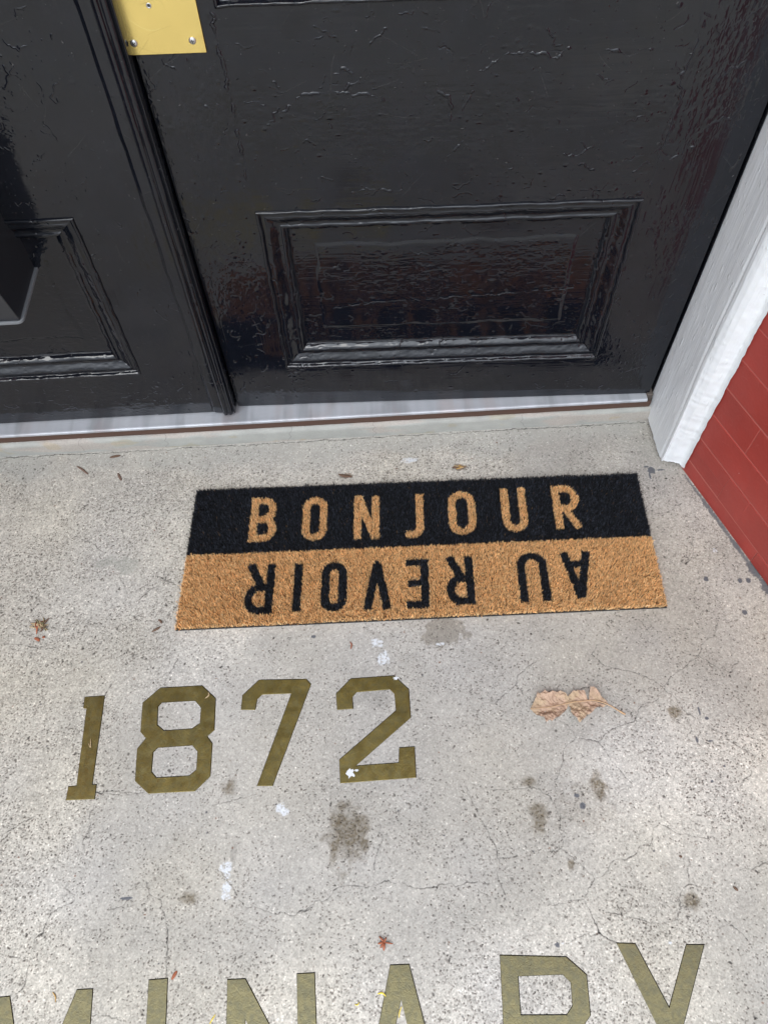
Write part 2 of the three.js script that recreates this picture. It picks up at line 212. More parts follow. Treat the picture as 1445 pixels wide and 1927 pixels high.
  for (let n = 0; n < 260; n++) { let x = R(-0.85, 0.85), z = R(0.05, 1.15), a = R(0, 6.28); const p = [[x, z]]; for (let k = 0, m = 2 + rnd() * 4; k < m; k++) { a += R(-0.7, 0.7); x += Math.cos(a) * 0.018; z += Math.sin(a) * 0.018; p.push([x, z]); } crack(p, 0.0004, R(0.25, 0.6)); }
  // two worn hollows above the mat and one shallow chip
  for (const [x, z, rx, rz] of [[0.141, 0.078, 0.014, 0.008], [-0.055, 0.082, 0.014, 0.006]]) stamp(x, z, rx * 1.4, rz * 1.4, (o, u, w, px, pz) => { const k = sm(1, 0.6, Math.hypot(u, w) * 1.4 + (vn(px * 300, pz * 300, 97) - 0.5) * 0.5); mix(o, [0.17, 0.12, 0.08], 0.75 * k); hm[o] -= 1.2 * k; });
  for (let i = 0; i < hm.length; i++) hm[i] = Math.max(-1.6, Math.min(0.9, hm[i]));
  const range = normalise(hm);
  const m = std({ map: colorTex(rgb, TW, TH), bumpMap: heightTex(hm, TW, TH), bumpScale: range * 0.0011, roughness: 0.88 });
  return m;
})();
const flatUV = (g) => { const p = g.attributes.position, uv = new Float32Array(p.count * 2); for (let i = 0; i < p.count; i++) { uv[i * 2] = (p.getX(i) - FX0) / FW; uv[i * 2 + 1] = (p.getZ(i) - FZ0) / FH; } g.setAttribute('uv', new THREE.BufferAttribute(uv, 2)); return g; };
{
  const outer = new THREE.Shape([[-2.2, 1.55], [2.2, 1.55], [2.2, -0.012], [-2.2, -0.012]].map((p) => new THREE.Vector2(p[0], -p[1])));
  const parts = [];
  for (const rings of Object.values(BRASS)) {
    const sh = (r) => r.map((p) => [p[0] + 0.0003, p[1] - 0.0004]);
    outer.holes.push(new THREE.Path(V2(sh(offset(rings[0], 0.0006)))));
    for (let k = 1; k < rings.length; k++) parts.push(new THREE.ShapeGeometry(new THREE.Shape(V2(sh(offset(rings[k], -0.0005))))));
  }
  parts.unshift(new THREE.ShapeGeometry(outer));
  const g = mergeGeometries(parts); g.rotateX(-Math.PI / 2);
  const floor = struct('concrete_floor', flatUV(g), floorMat);
  part('floor_slab', box(-2.2, 2.2, -0.16, -0.006, -0.012, 1.55, 0), std({ color: lin(0.09, 0.085, 0.08), roughness: 0.95 }), floor);
  const gm = floorMat.clone(), gg = new THREE.PlaneGeometry(160, 160); gg.rotateX(-Math.PI / 2); gg.translate(0, -0.17, 60); struct('pavement', flatUV(gg), gm);
}
// ---------------------------------------------------------------- black gloss door paint: brush marks, blisters, runs and old cracks under many coats
const PT = 0.72;                       // metres covered by the paint textures
const [paintBump, paintColor] = (() => {
  const N = 2048, hm = new Float32Array(N * N), s = PT / N;
    const relief = (x, y) => {
    const warp = (vn(x * 30, y * 30, 3) - 0.5) * 0.004;
    const brush = (vn(x * 22, (y + warp) * 620, 1) - 0.5) * 0.035 + (vn(x * 9, (y + warp) * 260, 2) - 0.5) * 0.05;
    const rough = sm(0.42, 0.66, fbm(x * 9, y * 9, 6, 3));
    const lump = (fbm(x * 22, y * 26, 4, 2) - 0.5) * 0.46, mid = (fbm(x * 110, y * 190, 8, 3) - 0.5) * 0.32 * (0.10 + rough);
    return brush + lump + mid;
  };
  const E = 0.09;                      // cross-fade at the far edges so that the texture tiles
  for (let j = 0; j < N; j++) for (let i = 0; i < N; i++) {
    const x = i * s, y = j * s, a = sm(PT - E, PT, x), b = sm(PT - E, PT, y); let h = relief(x, y);
    if (a > 0) h += (relief(x - PT, y) - h) * a;
    if (b > 0) { let k = relief(x, y - PT); if (a > 0) k += (relief(x - PT, y - PT) - k) * a; h += (k - h) * b; }
    hm[j * N + i] = h;
  }
  const add = (cx, cy, rx, ry, fn) => { for (let j = Math.floor((cy - ry) / s); j <= (cy + ry) / s; j++) for (let i = Math.floor((cx - rx) / s); i <= (cx + rx) / s; i++) { const v = fn((i * s - cx) / rx, (j * s - cy) / ry); if (v) hm[((j + N) % N) * N + ((i + N) % N)] += v; } };
  for (let n = 0; n < 2400; n++) {      // blisters
    const x = R(0, PT), y = R(0, PT); if (rnd() > 0.15 + 1.2 * sm(0.45, 0.62, fbm(x * 9, y * 9, 6, 3))) continue;
    const r = R(0.0008, 0.0032), h = R(0.06, 0.28) * (r / 0.002) * (rnd() < 0.25 ? -0.7 : 1), e = R(0.6, 1.2);
    add(x, y, r * 1.6 / e, r * 1.3 * e, (u, v) => { const q = u * u + v * v; return q < 1 ? h * (1 - q) * (1 - q) : 0; });
  }
  for (let n = 0; n < 1600; n++) { const r = R(0.0006, 0.0012), h = R(0.08, 0.26); add(R(0, PT), R(0, PT), r, r, (u, v) => { const q = u * u + v * v; return q < 1 ? h * (1 - q) : 0; }); }
  for (let n = 0; n < 400; n++) {       // ridges of crazed older paint
    let x = R(0, PT), y = R(0, PT), a = rnd() < 0.7 ? R(-0.4, 0.4) : R(0, 6.28), a0 = a; const m = 4 + rnd() * 40, h = R(0.05, 0.21) * (rnd() < 0.2 ? -0.7 : 1), w = R(0.0007, 0.0014);
    for (let k = 0; k < m; k++) { a += R(-0.75, 0.75) + (a0 - a) * 0.15; x += Math.cos(a) * 0.0008; y += Math.sin(a) * 0.0008; const hk = h * (0.4 + vn(k * 0.2, n, 9)); add(x, y, w, w, (u, v) => { const q = u * u + v * v; return q < 1 ? hk * (1 - q) : 0; }); }
  }
  const range = normalise(hm), M = 1024, rgb = new Float32Array(M * M * 3);
  for (let i = 0; i < M * M; i++) { const x = (i % M) / M * PT, y = Math.floor(i / M) / M * PT, v = 0.0045 + 0.003 * fbm(x * 60, y * 60, 13, 3); rgb[i * 3] = v * 0.9; rgb[i * 3 + 1] = v * 1.08; rgb[i * 3 + 2] = v * 1.7; }
  for (let n = 0; n < 1300; n++) {      // grit and lint stuck to the paint
    const cx = rnd() * M, cy = rnd() * M, len = rnd() < 0.12 ? R(1, 4) : 0.4, a = R(0, 6.28), v = R(0.025, 0.09) * (rnd() < 0.05 ? 3 : 1);
    for (let t = 0; t <= len; t += 0.5) { const i = (Math.floor(cy + Math.sin(a) * t) + M) % M * M + (Math.floor(cx + Math.cos(a) * t) + M) % M; rgb[i * 3] = v; rgb[i * 3 + 1] = v * 0.98; rgb[i * 3 + 2] = v * 0.94; }
  }
  for (let n = 0; n < 70; n++) {        // faint scuffs
    let x = rnd() * M, y = rnd() * M, a = R(0, 6.28); const v = R(0.012, 0.03); for (let k = 0, l = R(15, 80); k < l; k++) { a += R(-0.04, 0.04); x += Math.cos(a); y += Math.sin(a); if (rnd() < 0.35) continue; const i = ((y | 0) + M) % M * M + ((x | 0) + M) % M; rgb[i * 3] = v; rgb[i * 3 + 1] = v; rgb[i * 3 + 2] = v; }
  }
  return [[heightTex(hm, N, N), range], colorTex(rgb, M, M)];
})();
const paint = new THREE.MeshPhysicalMaterial({ ior: 1.5, map: paintColor, bumpMap: paintBump[0], bumpScale: paintBump[1] * 0.0016, roughness: 0.10 });
let uvShift = 0;
const rail = (g) => { uvShift += 0.237; return metreUV(g, 'x', 'y', uvShift, uvShift * 1.7, 1 / PT); };
const stile = (g) => { uvShift += 0.237; return metreUV(g, 'y', 'x', uvShift, uvShift * 1.7, 1 / PT); };
// moulding round a sunk panel: [distance inwards, height above the rail face]
const PROFILE = [[-0.0015, -0.004], [-0.0012, 0.0012], [0.0006, 0.0028], [0.0024, 0.0024], [0.0044, -0.0012], [0.0056, -0.0022], [0.0092, -0.0020], [0.0110, -0.0014], [0.0150, -0.0034], [0.0200, -0.0070], [0.0226, -0.0084], [0.0262, -0.0082], [0.0280, -0.0070], [0.0300, -0.0068], [0.0335, -0.0092], [0.0362, -0.0132], [0.0372, -0.0150], [0.0410, -0.0160]];
const prof = (() => { const o = []; for (let i = 0; i + 1 < PROFILE.length; i++) for (let k = 0; k < 3; k++) { const t = k / 3, P = (n) => PROFILE[Math.min(PROFILE.length - 1, Math.max(0, n))]; const c = (d) => { const a = P(i - 1)[d], b = P(i)[d], e = P(i + 1)[d], f = P(i + 2)[d]; return b + 0.5 * t * (e - a + t * (2 * a - 5 * b + 4 * e - f + t * (3 * (b - e) + f - a))); }; o.push([c(0), c(1)]); } o.push(PROFILE.at(-1)); return o; })();
function mouldings(parent, x0, x1, y0, y1, sd) {
  for (let side = 0; side < 4; side++) {
    const along = side % 2 ? y1 - y0 : x1 - x0, n = Math.ceil(along / 0.004), np = prof.length - 1;
    const g = grid(np, n, (a, b, i) => {
      const [d, h] = prof[i]; const t = d + (along - 2 * d) * b;   // mitred ends
      const wob = (fbm(t * 45, i * 0.28 + side * 9, sd, 3) - 0.5) * 0.0009 + (vn(t * 210, i * 0.6, sd + 5) - 0.5) * 0.0005;
      const z = h + wob * 0.8, dd = d + wob * 0.5 + (vn(t * 60, side, sd + 8) - 0.5) * 0.0014;
      const p = side === 0 ? [x0 + t, y0 + dd] : side === 1 ? [x1 - dd, y0 + t] : side === 2 ? [x1 - t, y1 - dd] : [x0 + dd, y1 - t];
      return [p[0], p[1], z, (t + side * 0.31 + sd) / PT, (d + side * 0.17) / PT];
    });
    part('moulding', g, paint, parent);
  }
}
function sunkPanel(parent, x0, x1, y0, y1, sd) {
  const b = 0.0035, p = part('panel', rail(box(x0 - 0.005, x1 + 0.005, y0 - 0.005, y1 + 0.005, -0.034, -0.0158, 0)), paint, parent);
  const a = 0.041 + 0.0255, L = [x0 + a, x1 - a, y0 + a * 1.02, y1 - a * 0.95];
  const raised = grid(120, 60, (u, v) => {
    const W = L[1] - L[0], H = L[3] - L[2], ease = (t, len) => { const k = b / len * 3.4; return t < 0.15 ? t / 0.15 * k : t > 0.85 ? 1 - (1 - t) / 0.15 * k : k + (t - 0.15) / 0.7 * (1 - 2 * k); };
    const x = L[0] + W * ease(u, W), y = L[2] + H * ease(v, H), e = Math.min(x - L[0], L[1] - x, y - L[2], L[3] - y);
    return [x, y, -0.0160 + 0.0018 * sm(0, 0.008, e + (fbm(x * 34, y * 34, sd + 3, 3) - 0.5) * 0.009) + (fbm(x * 30, y * 30, sd, 2) - 0.5) * 0.0007, x / PT + 0.4, y / PT + 0.2];
  });
  part('raised_field', raised, paint, p);
  mouldings(parent, x0, x1, y0, y1, sd);
}
function leaf(parent, x0, x1, ya, o) {   // o: opening x0,x1, lower opening y0,y1, upper opening y0,y1
  const top = 2.12, t = -0.042, e = 0;
  part('stile', stile(box(x0, o[0] - e, ya, top, t, 0, 0)), paint, parent);
  part('stile', stile(box(o[1] + e, x1, ya, top, t, 0, 0)), paint, parent);
  part('rail', rail(box(o[0], o[1], ya + 0.001, o[2], t, 0, 0)), paint, parent);
  part('rail', rail(box(o[0], o[1], o[3], o[4], t, 0, 0)), paint, parent);
  part('rail', rail(box(o[0], o[1], o[5], top, t, 0, 0)), paint, parent);
  sunkPanel(parent, o[0], o[1], o[2], o[3], 3); sunkPanel(parent, o[0], o[1], o[4], o[5], 17);
}
// right-hand leaf, standing a little ajar on its hinges at the white jamb
const active = group('door_leaf', 'black gloss panelled door with brass push plate, slightly ajar behind the doormat', 'door', 'pair of black panelled doors', 0.4785, 0, -0.0155);
active.rotation.y = THREE.MathUtils.degToRad(-1.79);
leaf(active, -0.7165, -0.0018, 0.0585, [-0.6195, -0.114, 0.154, 0.450, 0.700, 1.93]);
// left-hand leaf with the cover strip on its meeting edge
const fixed = group('door_leaf', 'black gloss panelled door on the left with the beaded cover strip', 'door', 'pair of black panelled doors', -0.2425, 0, -0.028);
leaf(fixed, -0.722, 0, 0.0588, [-0.628, -0.1335, 0.166, 0.462, 0.712, 1.93]);
{
  const S = [[-0.0390, -0.003], [-0.0385, 0.0006], [-0.0368, 0.0018], [-0.0350, 0.0036], [-0.0330, 0.0058], [-0.0322, 0.0064], [-0.0215, 0.0072], [-0.0206, 0.0064], [-0.0200, 0.0064], [-0.0190, 0.0094], [-0.0160, 0.0136], [-0.0132, 0.0138], [-0.0112, 0.0122], [-0.0104, 0.0100], [-0.0096, 0.0118], [-0.0070, 0.0134], [-0.0042, 0.0128], [-0.0026, 0.0104], [-0.0020, 0.0072], [-0.0008, 0.0070], [0.0000, 0.0094], [0.0022, 0.0096], [0.0024, -0.002], [0.0024, -0.03]];
  const y0 = 0.064, y1 = 2.12, rows = [0]; for (let y = 0; y < 0.78; y += 0.005) rows.push(y + 0.001); for (let y = 0.8; y < y1 - y0; y += 0.06) rows.push(y); rows.push(y1 - y0);
  const g = grid(S.length - 1, rows.length - 1, (u, v, i, j) => {
    const y = y0 + rows[j], s = S[i], w = (fbm(y * 30, i * 0.5, 77, 3) - 0.5) * 0.0016;
    return [s[0] + (i < 5 ? (vn(y * 40, 1, 78) - 0.5) * 0.002 : w * 0.5), j === 0 ? y : y, s[1] + (i > 0 && i < 20 ? w * 0.7 : 0), y / PT, (s[0] + 0.2) / PT];
  });
  const cap = new THREE.Shape(S.map((s) => new THREE.Vector2(s[0], s[1]))), cg = new THREE.ShapeGeometry(cap); cg.rotateX(Math.PI / 2); cg.translate(0, y0, 0);
  cg.attributes.position.needsUpdate = true; metreUV(cg, 'x', 'z', 0, 0, 1 / PT);
  part('cover_strip', mergeGeometries([g, cg]), paint, fixed, 'beaded black strip covering the gap between the doors');
}
// brass push plate with its screws
{
  const N = 512, rgb = new Float32Array(N * N * 3), hm = new Float32Array(N * N);
  for (let i = 0; i < N * N; i++) { const x = (i % N) / N, y = Math.floor(i / N) / N, v = 0.9 + 0.24 * fbm(x * 12, y * 5, 31, 4) + (vn(x * 14, y * 300, 32) - 0.5) * 0.03, t = sm(0.55, 0.75, fbm(x * 7 + 4, y * 7, 35, 4)); rgb[i * 3] = 0.86 * v * (1 - 0.14 * t); rgb[i * 3 + 1] = 0.67 * v * (1 - 0.20 * t); rgb[i * 3 + 2] = 0.235 * v * (1 - 0.25 * t); hm[i] = 0.5 + (vn(x * 20, y * 400, 33) - 0.5) * 0.2; }
  for (let k = 0; k < 60; k++) { const t = k / 60, x = -0.712 + 0.030 * t, y = 0.691 - 0.011 * Math.sin(t * 2.2), i = Math.round((y - 0.6) / 0.3 * N) * N + Math.round((x + 0.8) / 0.3 * N); for (let c = 0; c < 3; c++) { rgb[i * 3 + c] = Math.min(1, rgb[i * 3 + c] * 1.12 + 0.05); } }
  for (let n = 0; n < 130; n++) { let x = rnd() * N, y = rnd() * N, a = R(0, 6.28), l = R(8, 90), c = R(0.75, 1.15); for (let k = 0; k < l; k++) { a += R(-0.03, 0.03); x += Math.cos(a); y += Math.sin(a); const i = ((y | 0) + N) % N * N + ((x | 0) + N) % N; rgb[i * 3] *= c; rgb[i * 3 + 1] *= c; rgb[i * 3 + 2] *= c; hm[i] -= 0.25; } }
  const brass = std({ map: colorTex(rgb, N, N), bumpMap: heightTex(hm, N, N), bumpScale: 0.00012, metalness: 0.9, roughness: 0.27 });
  const plate = part('push_plate', metreUV(box(-0.7262, -0.6385, 0.6555, 0.96, 0.0006, 0.0024, 0.0006), 'x', 'y', 0.8, -0.6, 1 / 0.3), brass, active, 'polished brass push plate');
  const steel = std({ color: lin(0.55, 0.55, 0.56), metalness: 0.9, roughness: 0.35 });
  const head = new THREE.LatheGeometry([[0.0001, 0.0016], [0.0014, 0.0014], [0.0026, 0.0009], [0.0032, 0.0001], [0.0032, -0.001]].reverse().map((p) => new THREE.Vector2(p[0], p[1])), 20); head.rotateX(Math.PI / 2);
  const dark = std({ color: lin(0.05, 0.05, 0.05), metalness: 0.5, roughness: 0.6 });
  const slot = mergeGeometries([box(-0.0016, 0.0016, -0.0003, 0.0003, 0.0008, 0.00172, 0), box(-0.0003, 0.0003, -0.00159, 0.00159, 0.0008, 0.00176, 0)]);
  for (const [x, y, a] of [[-0.7141, 0.6681, 0.5], [-0.651, 0.6685, 0.2], [-0.7141, 0.945, 0.9], [-0.651, 0.945, 0.1]]) { const s = part('screw', head, steel, plate); s.position.set(x, y, 0.0025); s.rotation.z = a; s.scale.setScalar(1.25); const c = part('screw_slot', slot, dark, active); c.position.set(x, y, 0.0026); c.rotation.z = a; c.scale.setScalar(1.25); }
  const rim = new THREE.TorusGeometry(0.0021, 0.0007, 8, 20), h = part('screw_hole', rim, steel, plate); h.position.set(-0.6876, 0.7045, 0.0025);
  const hole = part('hole', new THREE.CylinderGeometry(0.0019, 0.0019, 0.0006, 16).rotateX(Math.PI / 2), dark, active); hole.position.set(-0.6876, 0.7045, 0.0023);
}
// dark metal box fixed to the left leaf, its front leaning outwards, on a thin base plate
{
  const b = group('door_box', 'dark metal box fixed to the left door leaf, cut off by the picture edge', 'box', undefined, -0.57, 0.376, -0.0440);
  const metal = std({ color: lin(0.018, 0.02, 0.025), roughness: 0.34, metalness: 0.0, bumpMap: paintBump[0], bumpScale: 0.0002 });
  const w = 0.1065, h = 0.34, P = [[0, 0], [0.104, 0], [0.104 + h * 0.19, h], [0, h]];
  const sh = new THREE.Shape(P.map((p) => new THREE.Vector2(p[0], p[1])));
  const g = new THREE.ExtrudeGeometry(sh, { depth: 2 * w - 0.003, bevelEnabled: true, bevelSize: 0.001, bevelThickness: 0.0015, bevelSegments: 2 }); g.translate(0, 0, -w + 0.0015); g.rotateY(-Math.PI / 2);
  part('box_body', metreUV(g, 'z', 'y', 0, 0, 1 / PT), metal, b);
  const s2 = new THREE.Shape(), q = w + 0.0036, d = 0.1075, r = 0.010; s2.moveTo(-q, 0); s2.lineTo(q, 0); s2.lineTo(q, d - r); s2.quadraticCurveTo(q, d, q - r, d); s2.lineTo(-q + r, d); s2.quadraticCurveTo(-q, d, -q, d - r);
  const g2 = new THREE.ExtrudeGeometry(s2, { depth: 0.003, bevelEnabled: true, bevelSize: 0.0006, bevelThickness: 0.0006, bevelSegments: 1 }); g2.rotateX(Math.PI / 2); g2.translate(0, -0.001, 0);
  part('base_plate', g2, std({ color: lin(0.15, 0.16, 0.17), roughness: 0.6 }), b, 'worn grey edge of the base plate');
  part('lid', box(-w - 0.006, w + 0.006, h + 0.001, h + 0.012, 0.001, 0.104 + h * 0.19 + 0.012, 0.003), metal, b);
}
// old runs and cracks standing proud under the paint of the right-hand leaf
for (const [n, pts] of [[[-0.567,0.584],[-0.542,0.603],[-0.519,0.604],[-0.509,0.607],[-0.496,0.605],[-0.481,0.601],[-0.472,0.603],[-0.453,0.599],[-0.446,0.593],[-0.437,0.601]],[[-0.503,0.626],[-0.492,0.632],[-0.48,0.624]],[[-0.471,0.624],[-0.474,0.617],[-0.487,0.613],[-0.494,0.608]],[[-0.404,0.6],[-0.398,0.594],[-0.388,0.605],[-0.374,0.597],[-0.37,0.583],[-0.37,0.564]],[[-0.371,0.52],[-0.361,0.532],[-0.352,0.542]],[[-0.342,0.623],[-0.329,0.628],[-0.317,0.641],[-0.299,0.642],[-0.277,0.641],[-0.256,0.634],[-0.249,0.644],[-0.235,0.644]],[[-0.207,0.642],[-0.191,0.64],[-0.178,0.632],[-0.163,0.641],[-0.15,0.641]],[[-0.21,0.614],[-0.203,0.612],[-0.191,0.609]],[[-0.233,0.521],[-0.219,0.515],[-0.199,0.523]],[[-0.095,0.504],[-0.082,0.518],[-0.066,0.522]],[[-0.493,0.474],[-0.478,0.48],[-0.459,0.478],[-0.427,0.474]],[[-0.515,0.568],[-0.508,0.56],[-0.5,0.553]],[[-0.108,0.66],[-0.108,0.633],[-0.111,0.605],[-0.108,0.588],[-0.107,0.552],[-0.108,0.521],[-0.109,0.48],[-0.111,0.451]],[[-0.625,0.697],[-0.625,0.659],[-0.624,0.619],[-0.623,0.593],[-0.622,0.55],[-0.623,0.493]],[[-0.658,0.597],[-0.644,0.596],[-0.636,0.597]],[[-0.614,0.154],[-0.611,0.073]],[[-0.26,0.096],[-0.248,0.118]],[[-0.534,0.277],[-0.467,0.286],[-0.396,0.289],[-0.325,0.292],[-0.259,0.296],[-0.172,0.301]]].entries()) {
  const field = n === 17, c = new THREE.CatmullRomCurve3(pts.map((p) => new THREE.Vector3(p[0], p[1] - (field ? 0.0105 : 0), field ? -0.0126 : 0)), false, 'catmullrom', 0.1), len = c.getLength(), m = Math.ceil(len / 0.0012), r0 = n === 12 || n === 13 ? 0.0010 : field ? 0.0005 : 0.00085;
  const w0 = r0 * 1.7, h0 = r0 * 0.75;
  const g = grid(8, m, (u, v, i, j) => {      // low rounded ridge, gently sloped so that its upper flank mirrors the sky
    const q = c.getPointAt(v), d = c.getTangentAt(v), a = u * 2 - 1, f = (0.2 + 1.3 * sm(0.3, 0.7, fbm(j * 0.16, n * 7, 21, 2))) * Math.min(1, (Math.min(j, m - j) + 0.3) / 3), jx = (fbm(j * 0.22, n * 3, 22, 3) - 0.5) * 0.006, jy = (fbm(j * 0.22, n * 3 + 50, 23, 3) - 0.5) * 0.006;
    const x = q.x + jx - d.y * a * w0 * f, y = q.y + jy + d.x * a * w0 * f; return [x, y, q.z - 0.00006 + h0 * f * (1 - a * a), x / PT, y / PT];
  });
  part('paint_ridge', g, paint, active);
}
// ---------------------------------------------------------------- sill, threshold, jambs, brick walls
{
  const N = 2048, M = 128, rgb = new Float32Array(N * M * 3), hm = new Float32Array(N * M), L = 1.6;
  for (let j = 0; j < M; j++) for (let i = 0; i < N; i++) {
    const x = i / N * L, y = j / M * 0.1, o = j * N + i, n = fbm(x * 40, y * 60, 5, 4), f = vn(x * 700, y * 700, 6);
    let v = 0.345 * (0.86 + 0.28 * n) * (0.95 + 0.1 * f), c = [v * 0.985, v, v * 0.93];
    const worn = sm(0.5, 0.6, fbm(x * 9, y * 55 + 3, 8, 4) + 0.10 * sm(0.030, 0.045, y));   // paint rubbed through to pink-brown mortar along the arris
    const pk = [0.40 * 1.0, 0.35, 0.31]; for (let k = 0; k < 3; k++) c[k] += (pk[k] * (0.85 + 0.3 * f) - c[k]) * worn * 0.6;
    const st = sm(0.64, 0.72, fbm(x * 24 + 8, y * 40, 9, 3)); c[1] *= 1 - 0.05 * st; c[2] *= 1 - 0.16 * st;
    for (let k = 0; k < 3; k++) rgb[o * 3 + k] = c[k]; hm[o] = n * 0.5 + f * 0.12 - worn * 0.15;
  }
  for (const cx of [0.315, 0.47, 0.618, 0.83, 0.98, 1.26]) { let x = cx; for (let j = 0; j < M * 0.42; j++) { x += (vn(j * 0.2, cx * 50, 3) - 0.5) * 0.0022; const o = j * N + Math.floor(x / L * N); { for (let k = 0; k < 3; k++) rgb[o * 3 + k] *= 0.6; hm[o] -= 0.3; } } }
  const rng = normalise(hm);
  const sillMat = std({ map: colorTex(rgb, N, M), bumpMap: heightTex(hm, N, M), bumpScale: 0.0009 * rng, roughness: 0.7 });
  const P = [[-0.0005, -0.004], [0, 0.004], [0, 0.0235], [-0.0012, 0.0275], [-0.0036, 0.0306], [-0.0070, 0.0316], [-0.10, 0.0325]];
  const g = grid(600, P.length - 1, (u, v, i, j) => {
    const x = -0.985 + u * 1.4705, w = (fbm(x * 22, j * 0.7, 12, 3) - 0.5) * (j < 5 ? 0.0032 : 0.0012); let run = 0; for (let k = 1; k <= j; k++) run += Math.hypot(P[k][0] - P[k - 1][0], P[k][1] - P[k - 1][1]);
    return [x, P[j][1] + (j > 1 ? w * 0.5 : 0), P[j][0] + w, (x + 0.99) / L, run / 0.1];
  });
  mono('door_sill', g, sillMat, 'pale grey-green painted concrete sill step under the doors', 'sill');
}
{
  const t = group('threshold', 'aluminium door threshold strip over a brown weather strip', 'threshold', undefined, 0, 0, 0);
  const N = 1024, M = 64, rgb = new Float32Array(N * M * 3), ro = new Uint8Array(N * M * 4);
  for (let i = 0; i < N * M; i++) { const x = (i % N) / N, y = Math.floor(i / N) / M, n = fbm(x * 60, y * 9, 3, 4), e = sm(0.5, 0.72, fbm(x * 40, y * 12, 7, 4)); const g = 1 - 0.22 * sm(0.5, 0.7, fbm(x * 70, y * 14, 17, 4)) - 0.08 * vn(x * 200, y * 60, 18); rgb[i * 3] = (0.55 - 0.14 * n - 0.01 * e) * g; rgb[i * 3 + 1] = (0.57 - 0.14 * n - 0.05 * e) * g; rgb[i * 3 + 2] = (0.605 - 0.14 * n - 0.07 * e) * g; const q = 90 + 90 * n; ro.set([q, q, q, 255], i * 4); }
  const rt = new THREE.DataTexture(ro, N, M); rt.magFilter = THREE.LinearFilter; rt.needsUpdate = true;
  const alu = std({ map: colorTex(rgb, N, M), metalness: 0.3, roughness: 0.95, roughnessMap: rt });
  const x0 = -0.975, x1 = 0.4725, prof2 = [[-0.0060, 0.0488], [-0.0034, 0.0496], [-0.0028, 0.0515], [-0.0030, 0.0540], [-0.0044, 0.0556], [-0.0066, 0.0560], [-0.0100, 0.0559], [-0.075, 0.0566], [-0.075, 0.049]];
  const sh = new THREE.Shape(prof2.map((p) => new THREE.Vector2(-p[0], p[1]))), ag = new THREE.ExtrudeGeometry(sh, { depth: x1 - x0, bevelEnabled: false, steps: 40 });
  ag.rotateY(Math.PI / 2); ag.translate(x0, 0, 0); metreUV(ag, 'x', 'z', 1, 0.1, 1 / 1.5);
  part('metal_strip', ag, alu, t);
  const ground = std({ color: lin(0.085, 0.045, 0.032), roughness: 0.6 });
  const bg = grid(200, 4, (u, v, i, j) => { const x = x0 + u * (x1 - x0 + 0.009), q = [[-0.0072, 0.0310], [-0.0068, 0.036], [-0.0062, 0.0372], [-0.0064, 0.0405], [-0.0060, 0.0495]][j]; return [x, q[1], q[0] + (vn(x * 60, j, 4) - 0.5) * 0.0006]; });
  part('weather_strip', bg, ground, t, 'dark brown strip under the aluminium lip');
  part('end_block', box(0.4727, 0.4835, 0.0325, 0.060, -0.06, -0.0108, 0.002), std({ color: lin(0.09, 0.075, 0.065), roughness: 0.8 }), t);
}
// painted brick: a core of pink mortar, every brick a piece of its own standing just proud of it
const WD = [0.3174, 0.9483];
const brickTex = (() => {
  const N = 1024, rgb = new Float32Array(N * N * 3), hm = new Float32Array(N * N), L = 0.5;
  for (let i = 0; i < N * N; i++) { const x = (i % N) / N * L, y = Math.floor(i / N) / N * L, n = fbm(x * 14, y * 14, 3, 4), f = vn(x * 420, y * 420, 4), v = 0.78 + 0.40 * n + 0.06 * f; rgb[i * 3] = 0.335 * v; rgb[i * 3 + 1] = 0.044 * v; rgb[i * 3 + 2] = 0.034 * v; hm[i] = 0.7 * fbm(x * 45, y * 45, 5, 4) + 0.12 * vn(x * 300, y * 300, 6); }
  const mk = (cx, cy, r, c, dh) => { for (let j = -r; j <= r; j++) for (let i = -r; i <= r; i++) if (Math.hypot(i, j) <= r * (0.6 + 0.4 * vn(i + cx, j + cy, 9))) { const o = ((cy + j + N) % N) * N + (cx + i + N) % N; for (let k = 0; k < 3; k++) rgb[o * 3 + k] += (c[k] - rgb[o * 3 + k]) * 0.8; hm[o] += dh; } };
  for (let n = 0; n < 50; n++) mk(Math.floor(rnd() * N), Math.floor(rnd() * N), Math.floor(R(1, 2.6)), rnd() < 0.6 ? [0.6, 0.55, 0.52] : [0.42, 0.16, 0.13], -0.1);
  for (let n = 0; n < 160; n++) { let x = rnd() * N, y = rnd() * N, a = R(0, 6.28); for (let k = 0, l = R(4, 34); k < l; k++) { a += R(-0.25, 0.25); x += Math.cos(a); y += Math.sin(a); const o = ((y | 0) + N) % N * N + ((x | 0) + N) % N; rgb[o * 3] = rgb[o * 3] * 0.6 + 0.42 * 0.4; rgb[o * 3 + 1] = rgb[o * 3 + 1] * 0.6 + 0.10 * 0.4; rgb[o * 3 + 2] = rgb[o * 3 + 2] * 0.6 + 0.08 * 0.4; hm[o] += 0.15; } }
  const rng = normalise(hm);
  return [colorTex(rgb, N, N), heightTex(hm, N, N), rng];
})();
const brickMat = std({ map: brickTex[0], bumpMap: brickTex[1], bumpScale: 0.0011 * brickTex[2], roughness: 0.42 });
const jointMat = std({ color: lin(0.42, 0.125, 0.10), roughness: 0.7, bumpMap: brickTex[1], bumpScale: 0.0008 });
